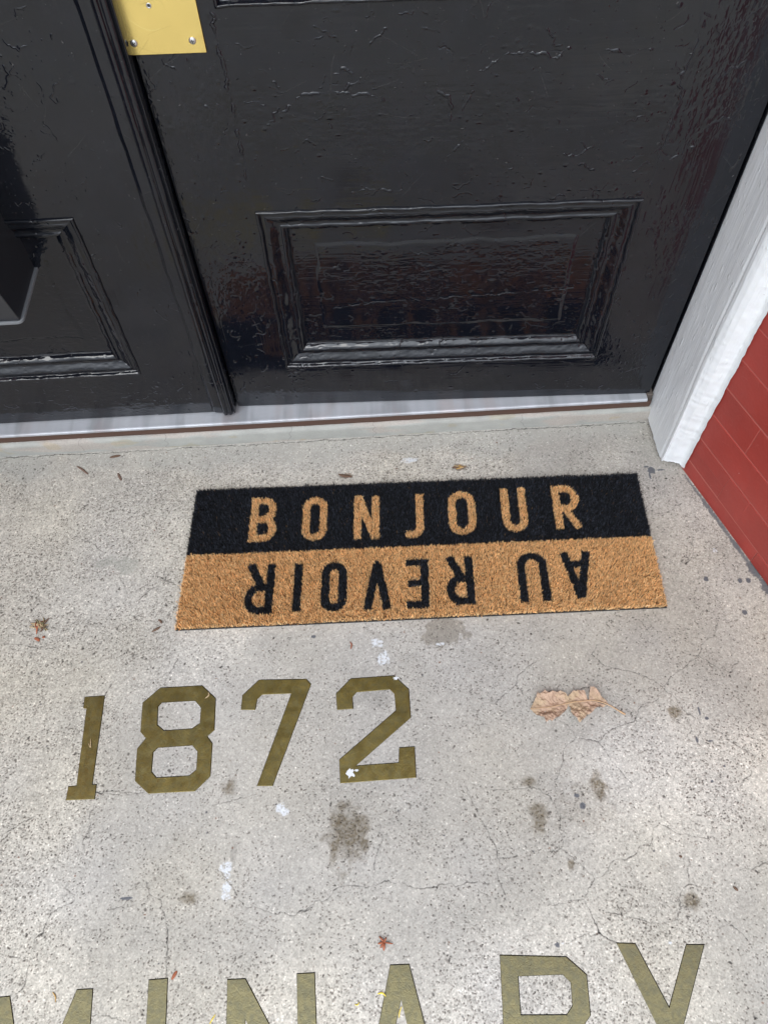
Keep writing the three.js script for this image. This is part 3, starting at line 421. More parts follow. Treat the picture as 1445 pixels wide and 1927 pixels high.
function brickWall(side, label) {       // local x runs along the wall away from the door, local z is its outward normal
  const w = group('brick_wall', label, 'wall', 'painted brick walls beside the doors', side > 0 ? 0.518 : -1.003, 0, 0.1015);
  const ang = Math.atan2(WD[0], WD[1]); w.rotation.y = side > 0 ? -(Math.PI / 2 - ang) : (Math.PI / 2 - ang) ;
  const s = side, len = 0.64, D = side;  // on the right the visible face is local -z rotated; geometry below puts it at local z = 0
  const flip = (g) => { if (side > 0) g.rotateY(0); return g; };
  const X = (a) => (side > 0 ? a : -a);
  const zf = 0;                          // face plane
  const put = (a0, a1, y0, y1, zin, zout, r, m, name) => { const lo = Math.min(X(a0), X(a1)), hi = Math.max(X(a0), X(a1)); const g = box(lo, hi, y0, y1, zin, zout, r, 2); uvShift += 0.173; part(name, metreUV(g, 'x', 'y', uvShift, uvShift * 1.3, 2), m, w); };
  put(0.002, len, 0.001, 2.62, -0.12, -0.0007, 0, jointMat, 'mortar_core');
  let y = -0.0295;
  for (let c = 0; y < 2.6; c++, y += 0.0607) {
    const y0 = Math.max(0.0015, y + R(0.0004, 0.0018)), y1 = y + 0.0607 - R(0.0003, 0.0014);
    const off = c % 2 ? 0.092 : 0.201; let a = off - 0.436;
    for (; a < len; a += 0.218) { const s0 = Math.max(0.0, a + 0.0002), s1 = Math.min(len, a + 0.218 - 0.0001); if (s1 - s0 < 0.012) continue; put(s0, s1, y0, y1, -0.06, R(-0.0005, 0.0005), 0.0013, brickMat, 'brick'); }
  }
  return w;
}
brickWall(1, 'red painted brick wall splaying out beside the white door jamb');
brickWall(-1, 'red painted brick wall beyond the left door leaf');
// thickly painted white jambs
const jambTex = (() => {
  const N = 1024, hm = new Float32Array(N * N), L = 0.4, rgb = new Float32Array(N * N * 3);
  for (let i = 0; i < N * N; i++) { const x = (i % N) / N * L, y = Math.floor(i / N) / N * L; hm[i] = (fbm(x * 60, y * 22, 3, 3) - 0.5) * 0.5 + (vn(x * 620, y * 30, 4) - 0.5) * 0.13 + (vn(x * 260, y * 16, 5) - 0.5) * 0.15; const v = 0.97 + 0.05 * fbm(x * 30, y * 30, 6, 3); rgb[i * 3] = 0.735 * v; rgb[i * 3 + 1] = 0.765 * v; rgb[i * 3 + 2] = 0.785 * v; }
  for (let n = 0; n < 330; n++) { const cx = rnd() * N, cy = rnd() * N, r = R(2, 8), e = R(1, 4.5), h = R(0.12, 0.4); for (let j = -r * e; j <= r * e; j++) for (let i = -r; i <= r; i++) { const q = (i / r) ** 2 + (j / r / e) ** 2; if (q < 1) hm[((Math.floor(cy + j) + N) % N) * N + (Math.floor(cx + i) + N) % N] += h * (1 - q); } }
  for (let n = 0; n < 26; n++) { const cx = Math.floor(rnd() * N), cy = Math.floor(rnd() * N); const o = cy * N + cx; for (const q of [0, 1, N]) { const k = (o + q) % (N * N); rgb[k * 3] = 0.2; rgb[k * 3 + 1] = 0.18; rgb[k * 3 + 2] = 0.15; } }
  const rng = normalise(hm); return [colorTex(rgb, N, N), heightTex(hm, N, N), rng];
})();
const white = std({ map: jambTex[0], bumpMap: jambTex[1], bumpScale: 0.0011 * jambTex[2], roughness: 0.38 });
function jamb(side, label) {
  const g0 = group('door_jamb', label, 'door jamb', 'white door jambs', side > 0 ? 0.484 : -0.969, 0, 0);
  const pts = [[0.0040, -0.0200], [0.0008, -0.0190], [0.0004, 0.0], [0.0012, 0.03], [0.002, 0.058], [0.0026, 0.0700], [0.0036, 0.0730], [0.0040, 0.0748], [0.0034, 0.0772], [0.0042, 0.0835], [0.0085, 0.0915], [0.0155, 0.0975], [0.0240, 0.1010], [0.0312, 0.1035], [0.0336, 0.1068], [0.0352, 0.1112], [0.0356, 0.1126]];
  const dense = []; for (let i = 0; i + 1 < pts.length; i++) { const n = Math.max(1, Math.round(Math.hypot(pts[i + 1][0] - pts[i][0], pts[i + 1][1] - pts[i][1]) / 0.0016)); for (let k = 0; k < n; k++) { const t = k / n; dense.push([pts[i][0] + (pts[i + 1][0] - pts[i][0]) * t, pts[i][1] + (pts[i + 1][1] - pts[i][1]) * t]); } } dense.push(pts.at(-1));
  const run = [0]; for (let i = 1; i < dense.length; i++) run.push(run[i - 1] + Math.hypot(dense[i][0] - dense[i - 1][0], dense[i][1] - dense[i - 1][1]));
  const ys = []; for (let y = 0; y < 0.75; y += 0.003) ys.push(y); for (let y = 0.75; y <= 2.4; y += 0.03) ys.push(y);
  const nI = dense.length - 1;
  const g = grid(nI, ys.length - 1, (u, v, i, j) => {
    const [px, pz] = dense[i], q = dense[Math.min(nI, i + 1)], p = dense[Math.max(0, i - 1)], tl = Math.hypot(q[0] - p[0], q[1] - p[1]) || 1, nx = -(q[1] - p[1]) / tl, nz = (q[0] - p[0]) / tl;
    let y = ys[j]; const strip = sm(0.078, 0.09, pz), r = run[i];
    const low = 0.0025 + 0.006 * fbm(r * 120, 2, 41, 3) + 0.010 * sm(0.05, 0.0, pz) * 0.2 + 0.006 * sm(0.094, 0.1, pz) * vn(r * 300, 1, 47);
    y = Math.max(y, 0) + low * (1 - sm(0, 0.03, y));
    let d = (fbm(r * 40, y * 14, 42, 3) - 0.5) * 0.0009 + strip * ((fbm(r * 70, y * 85, 43, 3) - 0.5) * 0.0013 + (vn(r * 30, y * 210, 44) - 0.5) * 0.0014 * sm(0.45, 0.1, y));
    const slide = i === nI || i === nI - 1 ? (fbm(y * 90, 3, 45, 3) - 0.5) * 0.003 : 0, shift = 0.022 * sm(0.30, 0.02, y) * sm(0.05, 0.0745, pz) * sm(0.093, 0.08, pz);
    if (i >= nI - 2) d *= 0.25;
    const edge = i === 0 ? 0 : 0;
    return [side * (px + nx * d + slide * WD[0]), y, pz + nz * d + slide * WD[1] + shift * 0.5 + edge, r / 0.4, y / 0.4];
  });
  part('painted_face', g, white, g0);
  part('rebate', side > 0 ? box(-0.0005, 0.03, 0.045, 2.4, -0.062, -0.0195, 0.001) : box(-0.03, 0.0005, 0.045, 2.4, -0.062, -0.0195, 0.001), paint, g0, 'black painted edge against the door');
  part('core', side > 0 ? box(0.0085, 0.031, 0.0005, 2.4, -0.0185, 0.0885, 0.003) : box(-0.031, -0.0085, 0.0005, 2.4, -0.0185, 0.0885, 0.003), std({ color: lin(0.36, 0.33, 0.28), roughness: 0.9 }), g0, 'bare wood foot under the paint');
  part('stop', side > 0 ? box(-0.012, 0.01, 0.058, 2.4, -0.10, -0.062, 0.001) : box(-0.01, 0.012, 0.058, 2.4, -0.10, -0.062, 0.001), std({ color: lin(0.01, 0.01, 0.01), roughness: 0.5 }), g0);
}
jamb(1, 'thickly painted white door jamb between the black door and the red brick');
jamb(-1, 'white painted door jamb beyond the left door leaf');
// wall over the doors, soffit of the entry and the dark hall behind
{
  const m = std({ color: lin(0.30, 0.038, 0.028), roughness: 0.6 });
  mono('lintel_wall', box(-1.4, 0.95, 2.125, 3.4, -0.3, 0.0, 0), m, 'red painted wall above the black doors', 'wall');
  struct('porch_soffit', box(-2.4, 2.4, 2.63, 2.75, 0.001, 0.78, 0), std({ color: lin(0.55, 0.55, 0.53), roughness: 0.8 }));
  const d = std({ color: lin(0.03, 0.03, 0.03), roughness: 0.9 });
  const hall = [box(-1.3, 0.85, 0.0, 0.048, -2.5, -0.012, 0), box(-1.3, 0.85, 2.5, 2.6, -2.5, -0.31, 0), box(-1.3, -1.2, 0.05, 2.5, -2.5, -0.06, 0), box(0.75, 0.85, 0.05, 2.5, -2.5, -0.06, 0), box(-1.3, 0.85, 0.05, 2.5, -2.6, -2.5, 0), box(-1.3, -0.99, 0.05, 2.5, -0.14, -0.06, 0), box(0.505, 0.85, 0.05, 2.5, -0.14, -0.06, 0)];
  struct('hall_interior', mergeGeometries(hall), d);
}
// ---------------------------------------------------------------- brass numerals and letters
const brassMats = [0, 1, 2, 3, 4].map((k) => {
  const N = 512, rgb = new Float32Array(N * N * 3), hm = new Float32Array(N * N), ro = new Uint8Array(N * N * 4), L = 0.16;
  for (let i = 0; i < N * N; i++) {
    const x = (i % N) / N * L, y = Math.floor(i / N) / N * L, n = fbm(x * 90, y * 90, 3 + k * 20, 5), t = sm(0.3, 0.75, fbm(x * 220 + 7, y * 220, 9 + k * 20, 4)), f = vn(x * 900, y * 900, 5 + k), v = 0.86 + 0.24 * n + 0.14 * (f - 0.5);
    const a = k < 3 ? [0.25, 0.198, 0.066] : [0.185, 0.162, 0.086], b = k < 3 ? [0.205, 0.172, 0.070] : [0.155, 0.142, 0.085]; for (let c = 0; c < 3; c++) rgb[i * 3 + c] = (a[c] + (b[c] - a[c]) * t) * v;
    hm[i] = 0.5 * n + 0.3 * f; const q = 110 + 70 * n + 30 * t; ro.set([q, q, q, 255], i * 4);
  }
  for (let n = 0; n < 150; n++) { let x = rnd() * N, y = rnd() * N, a = R(0, 6.28), c = rnd() < 0.5 ? 1.3 : 0.65; for (let q = 0, l = R(5, 60); q < l; q++) { a += R(-0.05, 0.05); x += Math.cos(a); y += Math.sin(a); const o = ((y | 0) + N) % N * N + ((x | 0) + N) % N; for (let e = 0; e < 3; e++) rgb[o * 3 + e] *= c; hm[o] -= 0.3; } }
  const rt = new THREE.DataTexture(ro, N, N); rt.wrapS = rt.wrapT = THREE.RepeatWrapping; rt.magFilter = THREE.LinearFilter; rt.needsUpdate = true;
  return std({ map: colorTex(rgb, N, N), bumpMap: heightTex(hm, N, N), bumpScale: 0.00025, metalness: 0.85, roughness: 0.66, roughnessMap: rt });
});
const where = { 1: 'brass numeral 1 with small serifs, leftmost of the date in the concrete', 8: 'brass figure eight with two square counters let into the concrete', 7: 'brass figure seven with a slanting stem let into the concrete', 2: 'brass numeral 2 spotted with white paint, nearest the dry leaf',
  M: 'brass letter M in the lower left corner, mostly cut off', I: 'brass letter I between the M and the N at the lower edge', N: 'brass letter N at the lower edge between I and A', A: 'brass letter A at the lower edge with yellow petals on it', R: 'brass letter R at the lower edge between A and Y', Y: 'brass letter Y nearest the lower right corner' };
let bk = 0;
for (const [ch, rings] of Object.entries(BRASS)) {
  const r = rings[0], cx = r.reduce((a, p) => a + p[0], 0) / r.length, cz = r.reduce((a, p) => a + p[1], 0) / r.length;
  const loc = (q) => V2(offset(q, q === r ? -0.0003 : 0.0003).map((p) => [p[0] - cx, p[1] - cz]));
  const s = new THREE.Shape(loc(r)); for (let k = 1; k < rings.length; k++) s.holes.push(new THREE.Path(loc(rings[k])));
  const g = new THREE.ExtrudeGeometry(s, { depth: 0.0056, bevelEnabled: true, bevelSize: 0.0003, bevelThickness: 0.0003, bevelSegments: 2 }); g.rotateX(-Math.PI / 2); g.translate(0, -0.0055, 0);
  metreUV(g, 'x', 'z', bk * 0.071, bk * 0.043, 1 / 0.16);
  const num = /\d/.test(ch), o = mono(num ? 'brass_numeral' : 'brass_letter', g, brassMats[/\d/.test(ch) ? bk++ % 3 : 3 + bk++ % 2], where[ch], num ? 'numeral' : 'letter', num ? 'brass numerals of the date' : 'brass letters along the lower edge', cx, 0, cz);
  if (ch === '2') {
    const wm = std({ color: lin(0.58, 0.6, 0.62), roughness: 0.6 });
    for (const [x, z, a, b] of [[-0.062, 0.584, 0.006, 0.007], [0.008, 0.4505, 0.0045, 0.003], [-0.054, 0.580, 0.003, 0.002]]) { const q = []; for (let k = 0; k < 18; k++) { const t = k / 18 * 6.283, e = 0.45 + 0.8 * rnd(); q.push(new THREE.Vector2(Math.cos(t) * a * e, Math.sin(t) * b * e)); } const pg = new THREE.ExtrudeGeometry(new THREE.Shape(q), { depth: 0.0002, bevelEnabled: false }); pg.rotateX(-Math.PI / 2); pg.translate(x - cx, 0.0005, z - cz); part('paint_fleck', pg, wm, o, 'fleck of dried white paint'); }
  }
}
// ---------------------------------------------------------------- coir doormat: every fibre modelled, coloured by the dyed lettering
{
  const U = 0.7596, Vv = 0.262, C = [[-0.313, 0.0979], [0.4403, 0.1145], [-0.3266, 0.3541], [0.4322, 0.3632]];
  const toW = (u, v) => { const a = u / U, b = v / Vv; return [0, 1].map((k) => (1 - a) * (1 - b) * C[0][k] + a * (1 - b) * C[1][k] + (1 - a) * b * C[2][k] + a * b * C[3][k]); };
  const hw = 0.0065, arc = (cx, cy, rx, ry, a0, a1, n = 10) => { const o = []; for (let i = 0; i <= n; i++) { const t = (a0 + (a1 - a0) * i / n) * Math.PI / 180; o.push([cx + Math.cos(t) * rx, cy + Math.sin(t) * ry]); } return o; };
  const glyph = (ch, w, h) => {
    const l = hw, r = w - hw, m = w / 2;
    switch (ch) {
      case 'B': return [[[l, 0], [l, h]], [[l, hw], ...arc(r - 0.0150, 0.0250, 0.0135, 0.0250 - hw, -90, 90), [l, 0.0441]], [[l, 0.0441], ...arc(r - 0.0145, (h - hw + 0.0441) / 2, 0.0145, (h - hw - 0.0441) / 2, -90, 90), [l, h - hw]]];
      case 'O': { const q = m - hw; return [[...arc(m, hw + q, q, q, 180, 360), ...arc(m, h - hw - q, q, q, 0, 180), [l, hw + q]]]; }
      case 'N': return [[[l, 0], [l, h]], [[r, 0], [r, h]], [[l + 0.001, 0.002], [r - 0.001, h - 0.002]]];
      case 'J': return [[[r, 0], ...arc(r - 0.014, h - hw - 0.014, 0.014, 0.014, 0, 120)]];
      case 'U': { const q = m - hw; return [[[l, 0], ...arc(m, h - hw - q, q, q, 180, 0), [r, 0]]]; }
      case 'R': return [[[l, 0], [l, h]], [[l, hw], ...arc(r - 0.0145, 0.0265, 0.0145, 0.0265 - hw, -90, 90), [l, 0.0471]], [[l + 0.0125, 0.047], [r + 0.0005, h]]];
      case 'I': return [[[m, 0], [m, h]]];
      case 'V': return [[[l - 0.0005, 0], [m, h - 0.003]], [[r + 0.0005, 0], [m, h - 0.003]], [[m - 0.003, h - 0.0045], [m + 0.003, h - 0.0045]]];
      case 'E': return [[[l, 0], [l, h]], [[l, hw], [w, hw]], [[l, h / 2], [w - 0.003, h / 2]], [[l, h - hw], [w, h - hw]]];
      case 'A': return [[[l - 0.0005, h], [m, 0.003]], [[r + 0.0005, h], [m, 0.003]], [[l + 0.006, h * 0.735], [r - 0.006, h * 0.735]]];
    }
  };
  const words = [['B', 0.0996, 0.1445, 0.0236, 0.111], ['O', 0.1874, 0.2292, 0.0268, 0.1136], ['N', 0.2735, 0.3165, 0.0284, 0.1144], ['J', 0.3545, 0.3904, 0.0278, 0.116], ['O', 0.4314, 0.4772, 0.0262, 0.114], ['U', 0.5208, 0.5628, 0.0240, 0.1118], ['R', 0.6068, 0.6515, 0.0225, 0.1105],
    ['R', 0.1035, 0.1490, 0.1545, 0.2437, 1], ['I', 0.1796, 0.1935, 0.1558, 0.2423, 1], ['O', 0.2240, 0.2645, 0.1557, 0.2446, 1], ['V', 0.2905, 0.3340, 0.1585, 0.2448, 1], ['E', 0.3580, 0.3942, 0.1570, 0.2460, 1], ['R', 0.4215, 0.4655, 0.1553, 0.2432, 1], ['U', 0.5350, 0.5830, 0.1540, 0.2434, 1], ['A', 0.6058, 0.6538, 0.1560, 0.2437, 1]].map(([ch, u0, u1, v0, v1, turn]) => ({ ch, u0, u1, v0, v1, turn, st: glyph(ch, u1 - u0, v1 - v0) }));
  const inside = (L, u, v) => {
    if (u < L.u0 - 0.004 || u > L.u1 + 0.004 || v < L.v0 - 0.002 || v > L.v1 + 0.002) return false;
    const x = L.turn ? L.u1 - u : u - L.u0, y = L.turn ? L.v1 - v : v - L.v0;
    for (const s of L.st) for (let i = 0; i + 1 < s.length; i++) {
      const [ax, ay] = s[i], dx = s[i + 1][0] - ax, dy = s[i + 1][1] - ay, l2 = dx * dx + dy * dy || 1e-9, t = ((x - ax) * dx + (y - ay) * dy) / l2;
      const tc = Math.min(1, Math.max(0, t)), cap = (t < 0 && i === 0) || (t > 1 && i === s.length - 2);
      if (!cap && Math.hypot(x - ax - dx * tc, y - ay - dy * tc) < hw) return true;
    }
    return false;
  };
  const mat = group('doormat', 'black and tan coir doormat reading BONJOUR and AU REVOIR before the door', 'doormat', undefined, 0.06, 0, 0.23);
  const bins = new Map(), step = 0.00106;
  const bin = (k) => { if (!bins.has(k)) bins.set(k, { p: [], c: [], i: [] }); return bins.get(k); };
  const tanA = [0.93, 0.605, 0.285], blackA = [0.0085, 0.0098, 0.0135];
  for (let v = 0; v <= Vv; v += step) for (let u = 0; u <= U; u += step) {
    const uu = u + R(-0.5, 0.5) * step * 1.3, vv = v + R(-0.5, 0.5) * step * 1.3; if (uu < 0.0006 || uu > U - 0.0006 || vv < 0.0006 || vv > Vv - 0.0006) continue;
    const wob = (vn(uu * 500, vv * 500, 3) - 0.5) * 0.0009, wv = (vn(uu * 500 + 50, vv * 500, 4) - 0.5) * 0.0009;
    let key = vv + wv < 0.1316 ? 'black' : 'tan'; let li = -1; for (let k = 0; k < words.length; k++) if (inside(words[k], uu + wob, vv + wv)) { li = k; break; }
    const tan = (key === 'tan') !== (li >= 0), b = bin(li >= 0 ? li : key);
    const [x, z] = toW(uu, vv), clump = vn(x * 260, z * 260, 6), a = R(0, 6.28), lean = 0.0003 + 0.0018 * rnd() + (rnd() < 0.008 ? 0.003 : 0), h = 0.0092 + 0.0016 * clump + R(-0.0008, 0.001) - 0.0015 * sm(0.006, 0, Math.min(uu, U - uu, vv, Vv - vv));
    const stray = Math.min(uu, U - uu, vv, Vv - vv) < 0.003 && rnd() < 0.07, ll = stray ? R(0.003, 0.0065) : lean, ca = stray ? Math.atan2(z - 0.232, (x - 0.06) * 0.33) + R(-0.9, 0.9) : (vn(x * 150, z * 150, 8) - 0.5) * 6 + a * 0.6, ex = Math.cos(ca) * ll, ez = Math.sin(ca) * ll, wd = tan ? R(0.00034, 0.0006) : R(0.0003, 0.00055), wa = R(0, 3.14), wx = Math.cos(wa) * wd, wz = Math.sin(wa) * wd;
    let c; if (tan) { const q = R(0.62, 1.26), hue = R(-0.08, 0.08); c = [tanA[0] * q, tanA[1] * q * (1 + hue), tanA[2] * q * (1 + hue * 2)]; if (rnd() < 0.05) c = [0.42, 0.22, 0.09]; if (rnd() < 0.07) c = [0.88, 0.66, 0.38]; }
    else { const q = rnd() < 0.24 ? R(2.5, 8) : R(0.6, 1.5); c = blackA.map((e) => e * q); if (rnd() < 0.006) c = [0.22, 0.13, 0.06]; }
    const n0 = b.p.length / 3, X = x - 0.06, Z = z - 0.23;
    b.p.push(X - wx, 0.0016, Z - wz, X + wx, 0.0016, Z + wz, X + ex * 0.4 - wx, h * 0.62, Z + ez * 0.4 - wz, X + ex * 0.4 + wx, h * 0.62, Z + ez * 0.4 + wz, X + ex - wx * 0.55, h, Z + ez - wz * 0.55, X + ex + wx * 0.55, h, Z + ez + wz * 0.55);
    for (let k = 0; k < 6; k++) b.c.push(c[0], c[1], c[2]);
    b.i.push(n0, n0 + 1, n0 + 3, n0, n0 + 3, n0 + 2, n0 + 2, n0 + 3, n0 + 5, n0 + 2, n0 + 5, n0 + 4);
  }
  const fm = std({ vertexColors: true, roughness: 0.75, side: THREE.DoubleSide });
  const order = ['black', 'tan', ...words.keys()];
  for (const k of order) {
    const b = bins.get(k), g = new THREE.BufferGeometry(); g.setAttribute('position', new THREE.Float32BufferAttribute(b.p, 3)); g.setAttribute('color', new THREE.Float32BufferAttribute(b.c, 3)); g.setIndex(b.i); g.computeVertexNormals();
    if (k === 'black') part('pile_band', g, fm, mat, 'black half of the coir pile');
    else if (k === 'tan') part('pile_band', g, fm, mat, 'tan half of the coir pile');
    else { const L = words[k]; part('lettering', g, fm, mat, (L.turn ? 'black upside-down letter ' : 'tan letter ') + L.ch); }
  }
  const q = [[0.001, 0.001], [U - 0.001, 0.001], [U - 0.001, Vv + 0.0006], [0.001, Vv + 0.0006]].map(([u, v]) => { const w = toW(u, v); return new THREE.Vector2(w[0] - 0.06, -(w[1] - 0.23)); });
  const bg = new THREE.ExtrudeGeometry(new THREE.Shape(q), { depth: 0.0022, bevelEnabled: false }); bg.rotateX(-Math.PI / 2); bg.translate(0, 0.0004, 0);
  part('backing', bg, std({ color: lin(0.012, 0.012, 0.013), roughness: 0.6 }), mat);
}
// ---------------------------------------------------------------- dry leaf in two torn halves on one stem
{
  const lf = group('dry_leaf', 'curled pinkish brown dry leaf with a pale stem on the concrete', 'leaf', undefined, 0.26, 0.0, 0.506);
  const rings = [
    [[0.1987, 0.5083], [0.2049, 0.4995], [0.209, 0.4925], [0.2112, 0.4868], [0.2150, 0.4888], [0.2223, 0.4846], [0.2285, 0.4884], [0.2333, 0.4862], [0.239, 0.4885], [0.2447, 0.4862], [0.2524, 0.4902], [0.2569, 0.4976], [0.2555, 0.503], [0.2535, 0.5073], [0.25, 0.513], [0.2465, 0.516], [0.237, 0.5231], [0.233, 0.5235], [0.2262, 0.5292], [0.2225, 0.5268], [0.2178, 0.5300], [0.2160, 0.5228], [0.21, 0.52], [0.2051, 0.5163]],
    [[0.2550, 0.506], [0.256, 0.4933], [0.2634, 0.4873], [0.267, 0.4885], [0.2711, 0.4871], [0.2802, 0.4872], [0.2821, 0.4956], [0.2844, 0.5014], [0.2931, 0.5033], [0.3086, 0.5092], [0.3024, 0.5123], [0.296, 0.5115], [0.2911, 0.5137], [0.286, 0.519], [0.2812, 0.5222], [0.277, 0.523], [0.2733, 0.5273], [0.2700, 0.5290], [0.2648, 0.5332], [0.2615, 0.5262], [0.2564, 0.5221]],
    [[0.2848, 0.5010], [0.2877, 0.4845], [0.2924, 0.4855], [0.296, 0.489], [0.3005, 0.4938], [0.3079, 0.5021], [0.3123, 0.508], [0.2998, 0.5046]]];
  const stem = [[0.1987, 0.5083], [0.2161, 0.5079], [0.2329, 0.5068], [0.2485, 0.5042], [0.2628, 0.5022], [0.2768, 0.5016], [0.2865, 0.5012], [0.2998, 0.5044], [0.3124, 0.5108], [0.322, 0.5177], [0.3322, 0.5245]];
  const stemZ = (x) => { for (let i = 0; i + 1 < stem.length; i++) if (x <= stem[i + 1][0]) { const t = (x - stem[i][0]) / (stem[i + 1][0] - stem[i][0]); return stem[i][1] + (stem[i + 1][1] - stem[i][1]) * t; } return stem.at(-1)[1]; };
  const inR = (r, x, z) => { let c = false; for (let i = 0, j = r.length - 1; i < r.length; j = i++) if ((r[i][1] > z) !== (r[j][1] > z) && x < (r[j][0] - r[i][0]) * (z - r[i][1]) / (r[j][1] - r[i][1]) + r[i][0]) c = !c; return c; };
  const top = (x, z, k) => { const e = Math.abs(z - stemZ(x)); return 0.0022 + (k === 2 ? 0.013 * sm(0.002, 0.017, e) : 0.009 * sm(0.004, 0.02, e) * (z < stemZ(x) ? 1 : 0.55)) + (fbm(x * 160, z * 160, 3 + k, 3) - 0.5) * 0.009 * sm(0, 0.008, e); };
  const lm = std({ vertexColors: true, roughness: 0.7, side: THREE.DoubleSide });
  rings.forEach((r, k) => {
    const s = 0.0007, pos = [], col = [], idx = [], map = new Map();
    const xs = r.map((p) => p[0]), zs = r.map((p) => p[1]), x0 = Math.min(...xs), z0 = Math.min(...zs), nx = Math.ceil((Math.max(...xs) - x0) / s), nz = Math.ceil((Math.max(...zs) - z0) / s);
    const vert = (i, j) => { const q = i * 1000 + j; if (map.has(q)) return map.get(q); let x = x0 + i * s, z = z0 + j * s; const e = Math.abs(z - stemZ(x)), side = (x * 1.0 + e * 1.1) * 230, vein = sm(0.16, 0.0, Math.abs(side / 2 - Math.round(side / 2))) * sm(0.001, 0.004, e);
      const pink = sm(0.4, 0.65, fbm(x * 70, z * 70, 13 + k, 3) + 0.2 * sm(0.008, 0.018, e)), dk = fbm(x * 300, z * 300, 17, 3), v = 0.72 + 0.55 * dk; const a = [0.37, 0.265, 0.17], b = [0.37, 0.25, 0.175];
      for (let c = 0; c < 3; c++) col.push((a[c] + (b[c] - a[c]) * pink) * v * (1 - 0.1 * vein)); pos.push(x - 0.26, top(x, z, k) - 0.0004 * vein, z - 0.506); map.set(q, pos.length / 3 - 1); return pos.length / 3 - 1; };
    for (let i = 0; i < nx; i++) for (let j = 0; j < nz; j++) if (inR(r, x0 + (i + 0.5) * s, z0 + (j + 0.5) * s)) { const a = vert(i, j), b = vert(i + 1, j), c = vert(i, j + 1), d = vert(i + 1, j + 1); idx.push(a, c, d, a, d, b); }
    const g = new THREE.BufferGeometry(); g.setAttribute('position', new THREE.Float32BufferAttribute(pos, 3)); g.setAttribute('color', new THREE.Float32BufferAttribute(col, 3)); g.setIndex(idx); g.computeVertexNormals(); part('leaf_blade', g, lm, lf);
  });
  const curve = new THREE.CatmullRomCurve3(stem.map((p, i) => new THREE.Vector3(p[0] - 0.26, 0.0028 + (i > 6 ? 0.002 * Math.sin((i - 6) / 4 * 3.14) : 0), p[1] - 0.506)));
  const tg = new THREE.TubeGeometry(curve, 60, 0.0009, 7), P = tg.attributes.position; for (let i = 0; i <= 60; i++) { const c = curve.getPointAt(i / 60), f = 0.35 + 0.75 * i / 60 + (i > 56 ? 0.5 : 0); for (let j = 0; j <= 7; j++) { const n = i * 8 + j; P.setXYZ(n, c.x + (P.getX(n) - c.x) * f, c.y + (P.getY(n) - c.y) * f, c.z + (P.getZ(n) - c.z) * f); } }
  part('stem', tg, std({ color: lin(0.42, 0.27, 0.15), roughness: 0.7 }), lf);
}
// ---------------------------------------------------------------- litter
function sliver(pts, w, y, m, h = 0.0012) {        // flattened tapering strip with thickness
  const c = new THREE.CatmullRomCurve3(pts.map((p) => new THREE.Vector3(p[0], y + (p[2] ?? 0), p[1]))), n = 16, g = new THREE.TubeGeometry(c, n, w, 6), P = g.attributes.position;
  for (let i = 0; i <= n; i++) { const q = c.getPointAt(i / n), f = Math.pow(Math.sin(Math.PI * (0.06 + 0.88 * i / n)), 0.6); for (let j = 0; j <= 6; j++) { const k = i * 7 + j; P.setXYZ(k, q.x + (P.getX(k) - q.x) * f, Math.max(0.0002, q.y + (P.getY(k) - q.y) * f * h / w), q.z + (P.getZ(k) - q.z) * f); } }
  g.computeVertexNormals(); return g;
}
const cen = (g) => { g.computeBoundingBox(); const c = g.boundingBox.getCenter(new THREE.Vector3()); g.translate(-c.x, 0, -c.z); return c; };
function bit(name, geo, m, label, cat, grp) { const c = cen(geo); return mono(name, geo, m, label, cat, grp, c.x, 0, c.z); }
const M = { wood: std({ color: lin(0.15, 0.095, 0.07), roughness: 0.8 }), rust: std({ color: lin(0.30, 0.095, 0.045), roughness: 0.8 }), brown: std({ color: lin(0.12, 0.07, 0.045), roughness: 0.85 }), straw: std({ color: lin(0.40, 0.30, 0.17), roughness: 0.8 }), olive: std({ color: lin(0.14, 0.12, 0.06), roughness: 0.85 }), yellow: std({ color: lin(0.72, 0.55, 0.06), roughness: 0.6 }), ochre: std({ color: lin(0.45, 0.27, 0.08), roughness: 0.7 }) };
bit('wood_splinter', sliver([[-0.530, 0.030], [-0.519, 0.038], [-0.507, 0.049]], 0.0022, 0.001, 0), M.wood, 'dark wood splinter on the concrete near the sill at the left', 'splinter');
bit('bark_chip', sliver([[-0.455, 0.050], [-0.450, 0.060], [-0.447, 0.066]], 0.0028, 0.001, 0), M.wood, 'small dark bark chip just right of the wood splinter', 'bark chip');
bit('bark_chip', sliver([[-0.474, 0.015], [-0.464, 0.013], [-0.455, 0.012]], 0.0026, 0.001, 0), M.brown, 'small brown bark chip touching the foot of the sill', 'bark chip');
{ // tuft of dry plant bits
  const t = group('dry_tuft', 'tuft of dry plant stalks and scales on the concrete at the left', 'plant debris', undefined, -0.54, 0, 0.332), ms = [M.olive, M.straw, M.brown, M.rust, M.straw];
  for (let k = 0; k < 17; k++) { const a = R(0, 6.28), l = R(0.006, 0.015), x = R(-0.006, 0.008), z = R(-0.006, 0.007); part('stalk', sliver([[x - Math.cos(a) * l, z - Math.sin(a) * l * 0.8], [x, z, R(0.001, 0.003)], [x + Math.cos(a + 0.4) * l * 0.8, z + Math.sin(a + 0.4) * l * 0.7, R(0, 0.004)]], R(0.0006, 0.0017), 0.0012), ms[k % 5], t); }
  part('scale', sliver([[-0.004, 0.021], [0.002, 0.024], [0.004, 0.027]], 0.0028, 0.001), M.rust, t); part('scale', sliver([[0.008, 0.020], [0.012, 0.021]], 0.0022, 0.001), M.rust, t);
}
